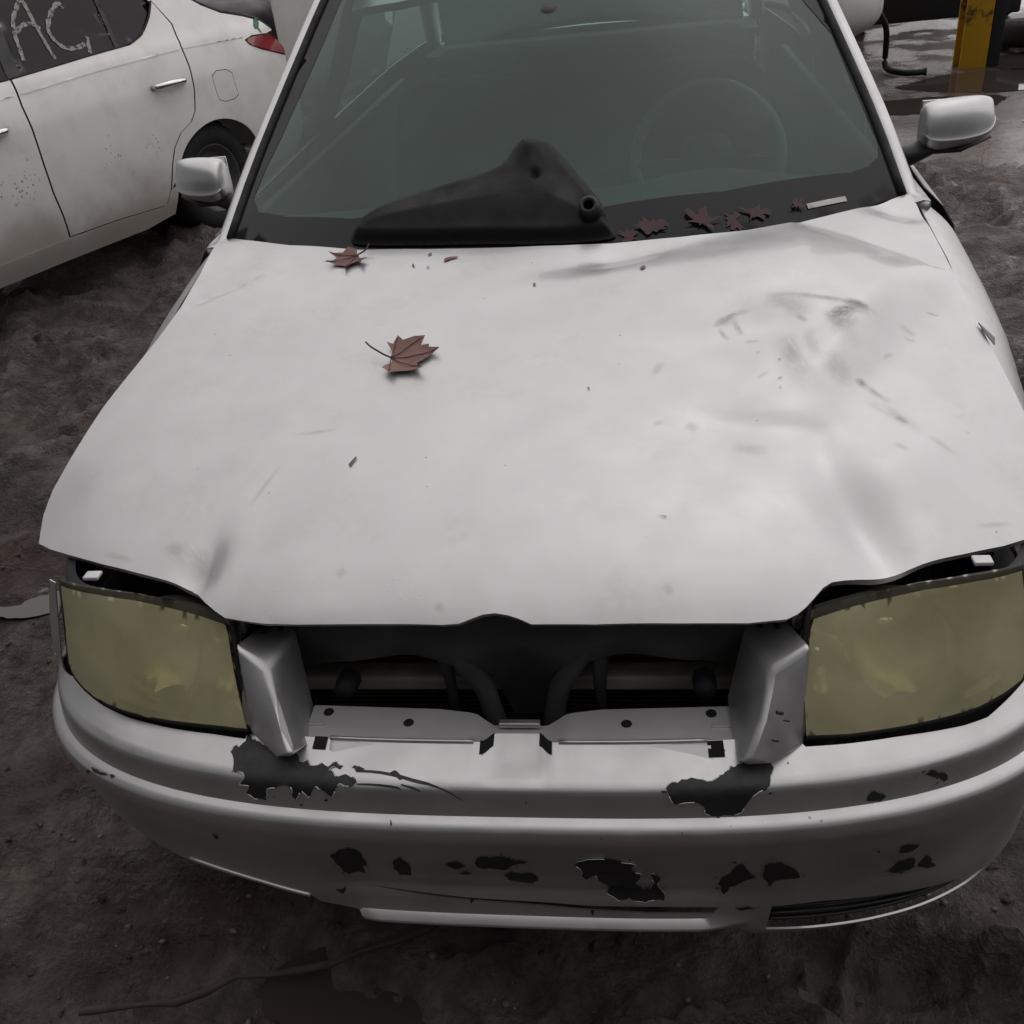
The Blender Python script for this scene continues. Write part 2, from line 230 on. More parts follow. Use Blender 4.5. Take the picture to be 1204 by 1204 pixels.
          (-0.1395, 0.314)],
 'smears': [([(0.3801, 0.7549), (0.4211, 0.754), (0.4615, 0.7493), (0.5007, 0.7392), (0.5333, 0.7269), (0.5547, 0.7179), (0.5877, 0.7112)], 0.006, 1), ([(0.3911, 0.7468), (0.4194, 0.7381), (0.443, 0.7412)], 0.016, 2),
            ([(0.3023, 0.6916), (0.3176, 0.7037), (0.3419, 0.7179), (0.3716, 0.7257)], 0.005, 1), ([(0.3086, 0.6986), (0.3265, 0.7061), (0.3474, 0.715)], 0.01, 2), ([(0.3139, 0.692), (0.329, 0.6626)], 0.004, 1),
            ([(0.3383, 0.7091), (0.3454, 0.6894), (0.3526, 0.6732)], 0.005, 1), ([(0.3513, 0.6581), (0.3795, 0.6572)], 0.003, 1), ([(0.4825, 0.6922), (0.5016, 0.7063), (0.5315, 0.7154), (0.5576, 0.7182)], 0.012, 0),
            ([(0.487, 0.6837), (0.5105, 0.6902), (0.5299, 0.7055)], 0.022, 1), ([(0.4954, 0.7033), (0.5076, 0.6713), (0.5151, 0.6303)], 0.02, 2), ([(0.5175, 0.736), (0.5392, 0.7275), (0.5576, 0.7182)], 0.008, 0),
            ([(0.435, 0.7474), (0.4409, 0.7239), (0.445, 0.7012)], 0.02, 2), ([(0.4391, 0.7089), (0.4567, 0.6903)], 0.005, 1), ([(0.4174, 0.6796), (0.4175, 0.6218), (0.4305, 0.5701), (0.4486, 0.5253)], 0.024, 2),
            ([(0.4201, 0.6687), (0.4203, 0.6221), (0.4248, 0.5908)], 0.012, 2), ([(0.4526, 0.6801), (0.4549, 0.6336), (0.4609, 0.5962)], 0.01, 2), ([(0.4782, 0.6225), (0.4882, 0.5793), (0.511, 0.5705)], 0.022, 2),
            ([(0.5122, 0.5778), (0.5378, 0.5556), (0.5613, 0.5335)], 0.007, 1), ([(0.5176, 0.5784), (0.526, 0.5643)], 0.008, 1), ([(0.5158, 0.5348), (0.5521, 0.5178), (0.576, 0.4936), (0.5979, 0.4748)], 0.012, 2),
            ([(0.5606, 0.5072), (0.5781, 0.4914)], 0.006, 1), ([(0.5988, 0.4674), (0.6175, 0.4485), (0.6323, 0.4314)], 0.005, 2), ([(0.6069, 0.7223), (0.6345, 0.7122)], 0.006, 2),
            ([(0.609, 0.6981), (0.6329, 0.6962)], 0.004, 2), ([(0.2042, 0.5793), (0.2131, 0.5991), (0.222, 0.6176)], 0.007, 2), ([(0.3623, 0.5629), (0.3836, 0.5769)], 0.003, 2),
            ([(0.6626, 0.7829), (0.689, 0.7835)], 0.003, 1), ([(0.3142, 0.4278), (0.3389, 0.4201), (0.37, 0.418)], 0.014, 2), ([(0.2496, 0.4711), (0.27, 0.4612)], 0.01, 2),
            ([(0.2076, 0.4783), (0.2152, 0.4669)], 0.008, 2), ([(0.3991, 0.6046), (0.4054, 0.6016)], 0.003, 0), ([(0.3941, 0.5585), (0.4022, 0.563)], 0.003, 0), ([(0.3932, 0.5399), (0.3997, 0.5405)], 0.003, 1),
            ([(0.3679, 0.6238), (0.3749, 0.6274)], 0.003, 1), ([(0.6274, 0.3085), (0.6579, 0.3179), (0.689, 0.3276)], 0.004, 2), ([(0.5428, 0.4398), (0.5673, 0.4238)], 0.005, 2),
            ([(0.5649, 0.6324), (0.5847, 0.6503)], 0.004, 2), ([(-0.5068, 0.2871), (-0.4741, 0.2593), (-0.4438, 0.2311), (-0.4257, 0.2048)], 0.022, 2),
            ([(-0.4551, 0.278), (-0.4468, 0.2411), (-0.4205, 0.2046)], 0.016, 2), ([(-0.3994, 0.3319), (-0.3838, 0.3763), (-0.3661, 0.4202)], 0.004, 2), ([(-0.3694, 0.4824), (-0.2873, 0.486)], 0.004, 2),
            ([(-0.7272, 0.9519), (-0.6463, 0.9754), (-0.5578, 1.0278)], 0.0025, 1), ([(0.692, 0.9357), (0.7314, 0.9321)], 0.0025, 0), ([(-0.2349, 0.2008), (-0.2221, 0.2121)], 0.007, 2),
            ([(-0.0886, 0.1452), (-0.078, 0.1552)], 0.007, 2), ([(0.2136, 0.1827), (0.2185, 0.1658)], 0.006, 2), ([(-0.6342, 0.2956), (-0.5639, 0.2659)], 0.005, 2), ([(-0.5219, 0.2898), (-0.486, 0.2659)], 0.01, 2)],
 'wsedge': [(-0.7149, 1.2382), (-0.6844, 1.3953), (-0.6439, 1.5425), (-0.5678, 1.8072), (-0.5377, 1.9222)],
 'wsedgeR': [(0.7263, 1.2592), (0.6891, 1.4142), (0.6547, 1.5664), (0.6285, 1.6899)]}
# ---------------------------------------------------------------- helpers
def inpoly(P, poly):
    x, y = P[:, 0], P[:, 1]; c = np.zeros(len(P), bool); q = np.asarray(poly, float); j = len(q) - 1
    for i in range(len(q)):
        xi, yi, xj, yj = q[i, 0], q[i, 1], q[j, 0], q[j, 1]
        if yi != yj: c ^= ((yi > y) != (yj > y)) & (x < (xj - xi) * (y - yi) / (yj - yi) + xi)
        j = i
    return c
def edist(P, poly):
    q = np.asarray(poly, float); d = np.full(len(P), 1e9)
    for i in range(len(q)):
        a, b = q[i - 1], q[i]; ab = b - a; L = max(ab @ ab, 1e-12)
        t = np.clip(((P - a) @ ab) / L, 0, 1); d = np.minimum(d, np.hypot(*(P - a - t[:, None] * ab).T))
    return d
def dense(poly, step):
    out = []
    for i in range(len(poly)):
        a = np.array(poly[i], float); b = np.array(poly[(i + 1) % len(poly)], float); n = max(1, int(round(np.hypot(*(b - a)) / step)))
        out += [tuple(a + (b - a) * k / n) for k in range(n)]
    return out
def smooth(poly, n=1, closed=True):
    for _ in range(n):                                   # Chaikin corner cutting
        q = []; m = len(poly)
        for i in range(m if closed else m - 1):
            a = np.array(poly[i], float); b = np.array(poly[(i + 1) % m], float); q += [tuple(.75 * a + .25 * b), tuple(.25 * a + .75 * b)]
        poly = q if closed else [tuple(poly[0])] + q + [tuple(poly[-1])]
    return poly
def ragged(poly, amp=.16, rounds=2):
    for _ in range(rounds):
        q = []
        for i in range(len(poly)):
            a = np.array(poly[i], float); b = np.array(poly[(i + 1) % len(poly)], float); d = b - a
            q += [tuple(a), tuple((a + b) / 2 + np.array([-d[1], d[0]]) * random.uniform(-amp, amp))]
        poly = q
    return poly
def lnk(name, me, m, parent=None, smoothsh=True):
    o = bpy.data.objects.new(name, me); COL.objects.link(o)
    if m is not None: me.materials.append(MATS[m] if isinstance(m, str) else m)
    if smoothsh and len(me.polygons): me.polygons.foreach_set('use_smooth', [True] * len(me.polygons))
    if parent is not None:
        o.parent = parent; o.matrix_parent_inverse = parent.get('_w', None) and Matrix.Identity(4) or Matrix.Identity(4)
        t = ROOTLOC.get(parent.name)
        if t is not None: o.matrix_parent_inverse = Matrix.Translation(-Vector(t))
    return o
ROOTLOC = {}
def mk(name, V, F, m, parent=None, smoothsh=True, thick=0., bevel=0., sub=0, off=-1.):
    me = bpy.data.meshes.new(name); me.from_pydata([tuple(map(float, v)) for v in V], [], F); me.update()
    o = lnk(name, me, m, parent, smoothsh)
    if thick:
        md = o.modifiers.new('thickness', 'SOLIDIFY'); md.thickness = thick; md.offset = off; md.use_even_offset = False
    if bevel:
        md = o.modifiers.new('bevel', 'BEVEL'); md.width = bevel; md.segments = 3; md.limit_method = 'ANGLE'; md.angle_limit = rad(35)
    if sub:
        md = o.modifiers.new('subdivision', 'SUBSURF'); md.levels = sub; md.render_levels = sub
    if smoothsh and (bevel or thick):
        md = o.modifiers.new('edges', 'EDGE_SPLIT'); md.split_angle = rad(38)
    return o
def recenter(o, base=True):
    me = o.data; n = len(me.vertices); a = np.empty(n * 3); me.vertices.foreach_get('co', a); a = a.reshape(-1, 3)
    c = (a.min(0) + a.max(0)) / 2
    if base: c[2] = a[:, 2].min()
    a -= c; me.vertices.foreach_set('co', a.ravel()); me.update(); o.location = Vector(c); return o
def patch(name, poly, fn, step, m, parent=None, holes=(), thick=0., flip=False, rows=None, bstep=None, off=-1., smoothsh=True):
    """mesh over a surface fn(u,v): outline and holes are cut exactly, inside is a regular grid"""
    bs = bstep or step
    loops = [dense(poly, bs)] + [dense(h, bs) for h in holes]
    q = np.array(loops[0]); lo, hi = q.min(0), q.max(0)
    us = np.arange(lo[0] + step * .5, hi[0], step); vs = np.array([r for r in rows if lo[1] < r < hi[1]]) if rows is not None else np.arange(lo[1] + step * .5, hi[1], step)
    G = np.stack(np.meshgrid(us, vs), -1).reshape(-1, 2) if len(us) and len(vs) else np.zeros((0, 2))
    if len(G):
        k = inpoly(G, loops[0])
        for h in loops[1:]: k &= ~inpoly(G, h)
        G = G[k]
    if len(G):
        k = edist(G, poly) > bs * .35
        for h in holes: k &= edist(G, h) > bs * .35
        G = G[k]
    P = []; E = []
    for L in loops:
        b = len(P); P += L; E += [(b + i, b + (i + 1) % len(L)) for i in range(len(L))]
    P += [tuple(g) for g in G]
    r = delaunay_2d_cdt([Vector(p) for p in P], E, [], 0, 1e-7)
    V2 = np.array([tuple(v) for v in r[0]]); T = np.array([f[:3] for f in r[2]]); c = V2[T].mean(1)
    k = inpoly(c, poly)
    for h in holes: k &= ~inpoly(c, h)
    T = T[k]
    if flip: T = T[:, ::-1]
    X = np.stack([np.asarray(a, float) + 0 * V2[:, 0] for a in fn(V2[:, 0], V2[:, 1])], -1)
    return mk(name, X, T.tolist(), m, parent, smoothsh, thick=thick, off=off)
def tube(name, pts, r, m, parent=None, n=10, flat=1., closed=False, cap=True, up=(0, 0, 1)):
    P = [np.array(p, float) for p in pts]; V = []; F = []; N = len(P); rr = r if hasattr(r, '__len__') else [r] * N
    for i, p in enumerate(P):
        a = P[(i - 1) % N] if (closed or i) else P[0]; b = P[(i + 1) % N] if (closed or i < N - 1) else P[-1]
        t = b - a; t /= np.linalg.norm(t) + 1e-12; u = np.array(up, float); s = np.cross(t, u)
        if np.linalg.norm(s) < 1e-3: s = np.cross(t, [1, 0, 0.1])
        s /= np.linalg.norm(s); w = np.cross(s, t)
        for k in range(n):
            th = 2 * math.pi * k / n; V.append(p + rr[i] * (math.cos(th) * s + flat * math.sin(th) * w))
    for i in range(N if closed else N - 1):
        for k in range(n):
            j = (i + 1) % N; F.append((i * n + k, i * n + (k + 1) % n, j * n + (k + 1) % n, j * n + k))
    if cap and not closed: F += [tuple(range(n))[::-1], tuple((N - 1) * n + k for k in range(n))]
    return mk(name, V, F, m, parent)
def box(name, lo, hi, m, parent=None, bevel=.006, taper=None):
    x0, y0, z0 = lo; x1, y1, z1 = hi
    V = [(x, y, z) for z in (z0, z1) for y in (y0, y1) for x in (x0, x1)]
    if taper: V = [taper(*v) for v in V]
    F = [(0, 2, 3, 1), (4, 5, 7, 6), (0, 1, 5, 4), (2, 6, 7, 3), (0, 4, 6, 2), (1, 3, 7, 5)]
    return mk(name, V, F, m, parent, bevel=bevel)
def rings(name, R, m, parent=None, closed=True, cap=(True, True), **k):
    """loft through rings of equal length"""
    V = [v for r in R for v in r]; n = len(R[0]); F = []
    for i in range(len(R) - 1):
        for j in range(n if closed else n - 1):
            F.append((i * n + j, i * n + (j + 1) % n, (i + 1) * n + (j + 1) % n, (i + 1) * n + j))
    if closed and cap[0]: F.append(tuple(range(n))[::-1])
    if closed and cap[1]: F.append(tuple((len(R) - 1) * n + j for j in range(n)))
    return mk(name, V, F, m, parent, **k)
def lathe(name, prof, c, axis, m, parent=None, n=40, **k):
    a = Vector(axis).normalized(); s = a.cross(Vector((0, 0, 1)) if abs(a.z) < .9 else Vector((1, 0, 0))).normalized(); w = a.cross(s)
    R = [[tuple(Vector(c) + a * h + (s * math.cos(2 * math.pi * i / n) + w * math.sin(2 * math.pi * i / n)) * r) for i in range(n)] for r, h in prof]
    return rings(name, R, m, parent, cap=(False, False), **k)
def root(name, loc, label, cat, group=None):
    o = bpy.data.objects.new(name, None); COL.objects.link(o); o.location = loc; o.empty_display_size = .2
    o['label'] = label; o['category'] = cat; ROOTLOC[o.name] = loc
    if group: o['group'] = group
    return o
def tag(o, label, cat, group=None):
    o['label'] = label; o['category'] = cat
    if group: o['group'] = group
    return o
def struct(o, kind='structure'): o['kind'] = kind; return o
# value noise for relief
def vnoise(x, y, seed=0):
    xi = np.floor(x).astype(int); yi = np.floor(y).astype(int); xf = x - xi; yf = y - yi
    def h(a, b):
        v = (a * 374761393 + b * 668265263 + seed * 974711) & 0x7fffffff; v = ((v ^ (v >> 13)) * 1274126177) & 0x7fffffff; return ((v ^ (v >> 16)) & 0xffff) / 65535.
    u = xf * xf * (3 - 2 * xf); w = yf * yf * (3 - 2 * yf)
    return (h(xi, yi) * (1 - u) + h(xi + 1, yi) * u) * (1 - w) + (h(xi, yi + 1) * (1 - u) + h(xi + 1, yi + 1) * u) * w
def fbm(x, y, o=4, seed=0):
    s = 0; a = .5
    for i in range(o): s = s + a * (vnoise(x, y, seed + i * 17) - .5); x = x * 2.03 + 3.1; y = y * 2.01 - 1.7; a *= .5
    return s
# ---------------------------------------------------------------- materials
MATS = {}
class NT:
    def __init__(s, name):
        s.m = bpy.data.materials.new(name); s.m.use_nodes = True; s.t = s.m.node_tree; s.b = s.t.nodes['Principled BSDF']; s.out = s.t.nodes['Material Output']; MATS[name] = s.m
    def n(s, typ, **k):
        q = s.t.nodes.new('ShaderNode' + typ)
        for a, v in k.items():
            if a.startswith('_'): setattr(q, a[1:], v)
            else: q.inputs[a.replace('__', ' ')].default_value = v
        return q
    def l(s, a, b): s.t.links.new(a, b)
    def co(s): return s.n('TexCoord').outputs['Object'] if False else s.n('NewGeometry').outputs['Position']
    def noise(s, scale, detail=4, rough=.55, dist=0., vec=None, stretch=None, rot=None):
        q = s.n('TexNoise', Scale=scale, Detail=detail, Roughness=rough, Distortion=dist); v = vec or s.co()
        if stretch:
            mp = s.n('Mapping'); mp.inputs['Scale'].default_value = stretch
            if rot: mp.inputs['Rotation'].default_value = rot
            s.l(v, mp.inputs[0]); v = mp.outputs[0]
        s.l(v, q.inputs['Vector']); return q.outputs['Fac']
    def ramp(s, f, a, b, lo=0., hi=1., smooth=True):
        q = s.n('MapRange'); q.interpolation_type = 'SMOOTHSTEP' if smooth else 'LINEAR'
        for i, v in zip((1, 2, 3, 4), (a, b, lo, hi)): q.inputs[i].default_value = v
        s.l(f, q.inputs[0]); return q.outputs[0]
    def mul(s, a, b, op='MULTIPLY'):
        q = s.n('Math', _operation=op)
        for i, v in enumerate((a, b)):
            if isinstance(v, (int, float)): q.inputs[i].default_value = v
            else: s.l(v, q.inputs[i])
        return q.outputs[0]
    def mix(s, f, a, b):
        q = s.n('Mix'); q.data_type = 'RGBA'
        for i, v in ((0, f), (6, a), (7, b)):
            if isinstance(v, (int, float)): q.inputs[i].default_value = v
            elif isinstance(v, tuple): q.inputs[i].default_value = (*v, 1)
            else: s.l(v, q.inputs[i])
        return q.outputs[2]
    def bump(s, h, strength=.3, dist=.01, normal=None):
        q = s.n('Bump', Strength=strength, Distance=dist); s.l(h, q.inputs['Height'])
        if normal: s.l(normal, q.inputs['Normal'])
        return q.outputs[0]
    def set(s, **k):
        for a, v in k.items():
            i = s.b.inputs[a.replace('__', ' ')]
            if isinstance(v, (int, float)): i.default_value = v
            elif isinstance(v, tuple): i.default_value = (*v, 1) if len(v) == 3 else v
            else: s.l(v, i)
        return s
def ell(s, cx, cy, rx, ry, ang):
    """1 inside an ellipse on the hood plan, fading to 0 at its rim"""
    mp = s.n('Mapping'); mp.vector_type = 'TEXTURE'; mp.inputs['Location'].default_value = (cx, cy, 0); mp.inputs['Rotation'].default_value = (0, 0, ang); mp.inputs['Scale'].default_value = (rx, ry, 1e3)
    s.l(s.co(), mp.inputs[0]); q = s.n('VectorMath', _operation='LENGTH'); s.l(mp.outputs[0], q.inputs[0])
    return s.ramp(q.outputs['Value'], 1, .35)
def plain(name, col, rough=.6, metal=0., var=.25, scale=30., bump=0., **k):
    s = NT(name); f = s.ramp(s.noise(scale), .3, .7)
    c2 = tuple(c * (1 - var) for c in col); s.set(Base__Color=s.mix(f, c2, col), Roughness=s.ramp(s.noise(scale * .6), .3, .7, max(.02, rough - .08), min(1, rough + .08)), Metallic=metal, **k)
    if bump: s.set(Normal=s.bump(s.noise(scale * 3), bump, .002))
    return s
def silver(name, matte=.25, smudge=(), drops=False, coat=.2, coatr=.2):
    s = NT(name); f = s.noise(6, 5); f2 = s.noise(55, 4)
    c = s.mix(s.ramp(f, .3, .75), (.565, .565, .570), (.53, .53, .535))
    dm = s.mul(s.ramp(s.noise(9, 6, .62), .45, .72), s.ramp(f2, .35, .65)); c = s.mix(s.mul(dm, .14), c, (.30, .27, .235))
    met = s.ramp(f, .3, .7, .92 - matte, .97 - matte)
    for cx, cy, rx, ry, ang, st, nscale, nstretch, lo in smudge:
        k = s.mul(ell(s, cx, cy, rx, ry, ang), s.ramp(s.noise(nscale, 5, .6, .4, stretch=nstretch, rot=(0, 0, -ang)), lo, lo + .16))
        c = s.mix(s.mul(k, st), c, (.17, .145, .11))
    sp = s.n('TexVoronoi', Scale=34.); s.l(s.co(), sp.inputs['Vector']); speck = s.mul(s.ramp(sp.outputs['Distance'], .085, .05), s.ramp(s.noise(5, 2), .58, .66)); c = s.mix(s.mul(speck, .55), c, (.12, .10, .085))
    s.set(Base__Color=c, Metallic=met, Roughness=s.ramp(s.noise(14, 5), .3, .7, .36, .47), Coat__Weight=coat, Coat__Roughness=coatr)
    h = s.noise(3.2, 2); nrm = s.bump(h, .05, .02)
    if drops:
        v = s.n('TexVoronoi', Scale=150.); s.l(s.co(), v.inputs['Vector'])
        d = s.mul(s.ramp(v.outputs['Distance'], .34, .12), s.ramp(s.noise(7, 3), .56, .68)); nrm = s.bump(d, .16, .0010, nrm)
    s.set(Normal=nrm); return s
silver('silver_paint', .08); silver('matte_silver', .60)  # second copy is less metallic, lightening the grille floor shaded by the hood
silver('hood_paint', .32, (), True, .5, .10)
for nm, st, lo in (('dirt_film', .40, .32), ('thin_dirt_film', .25, .32), ('faint_dirt_film', .13, .28)):
    s = NT(nm); t = s.n('BsdfTransparent'); s.set(Base__Color=(.20, .17, .115), Roughness=.8); mx = s.n('MixShader')
    uv = s.n('UVMap').outputs[0]; su = s.n('SeparateXYZ'); s.l(uv, su.inputs[0]); ed = s.mul(s.ramp(su.outputs['Y'], 0, .45), s.ramp(su.outputs['Y'], 1, .55)); en = s.mul(s.ramp(su.outputs['X'], 0, .5), s.ramp(su.outputs['X'], 1, .5))
    nz = s.n('TexNoise', Scale=1., Detail=4., Roughness=.65); mp = s.n('Mapping'); mp.inputs['Scale'].default_value = (5, 9, 1); s.l(uv, mp.inputs[0]); ad = s.n('VectorMath', _operation='ADD'); s.l(mp.outputs[0], ad.inputs[0]); ps = s.n('VectorMath', _operation='SCALE'); ps.inputs['Scale'].default_value = 22.; s.l(s.co(), ps.inputs[0]); s.l(ps.outputs[0], ad.inputs[1]); s.l(ad.outputs[0], nz.inputs['Vector'])
    s.l(s.mul(s.mul(s.mul(ed, en), s.ramp(nz.outputs['Fac'], lo, lo + .22)), st), mx.inputs[0]); s.l(t.outputs[0], mx.inputs[1]); s.l(s.b.outputs[0], mx.inputs[2]); s.l(mx.outputs[0], s.out.inputs['Surface'])
s = plain('bare_plastic', (.022, .022, .023), .55, var=.3, scale=60, bump=.15)
plain('black_plastic', (.018, .018, .019), .5, var=.35, scale=25, bump=.1)
plain('grey_inner', (.10, .10, .105), .45, .3, scale=20)
plain('black_rubber', (.012, .012, .012), .75, scale=50, bump=.3)
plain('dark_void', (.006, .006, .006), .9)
plain('seat_cloth', (.03, .032, .031), .95, scale=80, bump=.4)
plain('wheel_rim_plastic', (.20, .205, .20), .22, scale=20); plain('dash_plastic', (.10, .105, .10), .7, scale=60, bump=.2)
plain('aluminium', (.55, .49, .41), .6, .1, scale=15, var=.3); plain('lightened_black', (.065, .065, .070), .6, scale=20, bump=.1); s = NT('lens_shade_film'); t = s.n('BsdfTransparent'); t.inputs[0].default_value = (.42, .41, .34, 1); s.set(Base__Color=(.10, .098, .075), Roughness=.3); mx = s.n('MixShader'); mx.inputs[0].default_value = .5; s.l(t.outputs[0], mx.inputs[1]); s.l(s.b.outputs[0], mx.inputs[2]); s.l(mx.outputs[0], s.out.inputs['Surface']); plain('matt_black', (.007, .0065, .007), .62, scale=30, var=.3, bump=.05, Specular__IOR__Level=.28)
plain('condenser_fin', (.10, .085, .07), .55, .5, scale=40, var=.5)
plain('chrome', (.75, .75, .75), .12, 1., scale=10, var=.1)
plain('reflector', (.66, .65, .60), .3, .65, scale=10, var=.2); plain('bezel', (.05, .048, .035), .5); plain('pebble', (.16, .135, .12), .6, scale=60, var=.6)
plain('rust', (.10, .035, .018), .85, scale=70, var=.5, bump=.4)
plain('paper', (.55, .55, .53), .8, scale=20, var=.1)
plain('mirror_glass', (.5, .5, .5), .05, 1., var=.02)
s = plain('taillight_red', (.32, .012, .02), .18, scale=12, var=.3, Coat__Weight=.6)
s = plain('marker_white', (.42, .42, .41), .8, scale=120, var=.5); t = s.n('BsdfTransparent'); mx = s.n('MixShader'); s.l(s.ramp(s.noise(38, 3, .6), .30, .52), mx.inputs[0]); s.l(t.outputs[0], mx.inputs[1]); s.l(s.b.outputs[0], mx.inputs[2]); s.l(mx.outputs[0], s.out.inputs['Surface'])
plain('green_paint', (.02, .17, .07), .6, scale=50)
s = NT('yellow_paint'); f = s.ramp(s.noise(7, 6, .65), .54, .66); f2 = s.ramp(s.noise(3, 4), .4, .7)
s.set(Base__Color=s.mix(f, s.mix(f2, (.60, .33, .015), (.50, .26, .012)), (.05, .03, .018)), Roughness=.55, Normal=s.bump(s.noise(30), .2, .004))
s = NT('white_paint'); d = s.ramp(s.noise(5, 6, .6), .42, .75); sx = s.n('SeparateXYZ'); s.l(s.co(), sx.inputs[0])
low = s.ramp(s.mul(sx.outputs['Z'], s.mul(s.noise(4, 4), .35), 'ADD'), .72, .42)
v = s.n('TexVoronoi', Scale=19.); s.l(s.co(), v.inputs['Vector']); v2 = s.n('TexVoronoi', Scale=47.); s.l(s.co(), v2.inputs['Vector'])
spl = s.mul(s.mul(s.mul(s.ramp(v.outputs['Distance'], .20, .12), s.ramp(v2.outputs['Distance'], .28, .16), 'MAXIMUM'), s.ramp(s.noise(3.2, 4, .6), .56, .64)), s.ramp(sx.outputs['Z'], .80, .55))
c = s.mix(s.mul(d, .34), (.86, .85, .82), (.50, .46, .40)); c = s.mix(s.mul(low, .72), c, (.30, .265, .225)); c = s.mix(s.mul(spl, .8), c, (.10, .085, .07))
s.set(Base__Color=c, Roughness=s.ramp(d, 0, 1, .30, .5), Coat__Weight=.4, Coat__Roughness=.12)
# glass: tint, film of dirt, fresnel reflection
def glass(name, tint, haze, hazecol, rough=.0, nscale=6.):
    s = NT(name); t = s.n('BsdfTransparent'); t.inputs[0].default_value = (*tint, 1); dfs = s.n('BsdfDiffuse'); dfs.inputs[0].default_value = (*hazecol, 1)
    m1 = s.n('MixShader'); s.l(s.ramp(s.noise(nscale, 5), .3, .75, haze * .75, haze * 1.25), m1.inputs[0]); s.l(t.outputs[0], m1.inputs[1]); s.l(dfs.outputs[0], m1.inputs[2])
    g = s.n('BsdfGlossy', Roughness=rough); g.inputs[0].default_value = (1, 1, 1, 1); fr = s.n('Fresnel', IOR=1.33); m2 = s.n('MixShader'); s.l(fr.outputs[0], m2.inputs[0]); s.l(m1.outputs[0], m2.inputs[1]); s.l(g.outputs[0], m2.inputs[2]); s.l(m2.outputs[0], s.out.inputs['Surface'])
    return s
glass('windscreen_glass', (.28, .41, .36), .20, (.205, .325, .295), .02, 2.0)
glass('side_glass', (.55, .62, .58), .06, (.35, .38, .36), .03)
glass('tinted_glass', (.10, .085, .09), .10, (.12, .10, .10), .05)
s = NT('yellowed_lens'); t = s.n('BsdfTransparent'); t.inputs[0].default_value = (.86, .80, .50, 1)
s.set(Base__Color=s.mix(s.ramp(s.noise(9, 5), .3, .7), (.76, .72, .41), (.86, .82, .53)), Roughness=s.ramp(s.noise(20), .3, .7, .25, .45), Coat__Weight=.3, Coat__Roughness=.2, Normal=s.bump(s.noise(14, 3), .06, .01))
mx = s.n('MixShader'); s.l(s.ramp(s.noise(7, 4), .35, .7, .46, .60), mx.inputs[0]); s.l(t.outputs[0], mx.inputs[1]); s.l(s.b.outputs[0], mx.inputs[2]); s.l(mx.outputs[0], s.out.inputs['Surface'])
s = NT('dead_leaf'); f = s.ramp(s.noise(45, 5), .3, .7); f3 = s.ramp(s.noise(9, 3), .35, .65); s.set(Base__Color=s.mix(s.mul(f3, .6), s.mix(f, (.115, .048, .042), (.20, .095, .082)), (.24, .13, .085)), Roughness=.6, Normal=s.bump(s.noise(120), .4, .002))
s = NT('red_leaf'); f = s.ramp(s.noise(45, 5), .3, .7); s.set(Base__Color=s.mix(f, (.028, .005, .006), (.055, .010, .009)), Roughness=.6, Normal=s.bump(s.noise(120), .4, .002))
plain('leaf_vein', (.075, .03, .025), .6, scale=40)
# ground
def mudmat(name, a, b, wet, r0, r1, bstr, tint=None):
    s = NT(name); f = s.ramp(s.noise(3.3, 8, .62), .33, .68); g = s.ramp(s.noise(21, 6, .6), .35, .7); c = s.mix(f, a, b); c = s.mix(s.mul(g, .6), c, tuple(x * .35 for x in a))
    if tint: c = s.mix(s.ramp(s.noise(1.3, 4), .50, .70), c, tint)
    w = s.ramp(s.noise(1.9, 6, .6), *wet); s.set(Base__Color=c, Roughness=s.ramp(w, 0, 1, r1, r0), Specular__IOR__Level=.5)
    h = s.mul(s.noise(26, 8, .68), s.mul(s.noise(95, 4, .6), .35), 'ADD'); s.set(Normal=s.bump(h, bstr, .05)); return s
mudmat('mud', (.085, .069, .061), (.235, .196, .176), (.42, .57), .13, .60, 1.0, (.090, .060, .050))
mudmat('wet_concrete', (.085, .068, .060), (.15, .125, .112), (.40, .58), .07, .42, .12, (.07, .052, .045))
s = NT('water'); s.set(Base__Color=(.045, .036, .03), Roughness=.04, Specular__IOR__Level=.5, Normal=s.bump(s.noise(9, 3), .03, .01))
plain('wood_stick', (.055, .043, .036), .85, scale=40, bump=.5)
plain('dark_body', (.010, .010, .011), .5, scale=10)
plain('steel_dark', (.02, .019, .019), .6, scale=20)
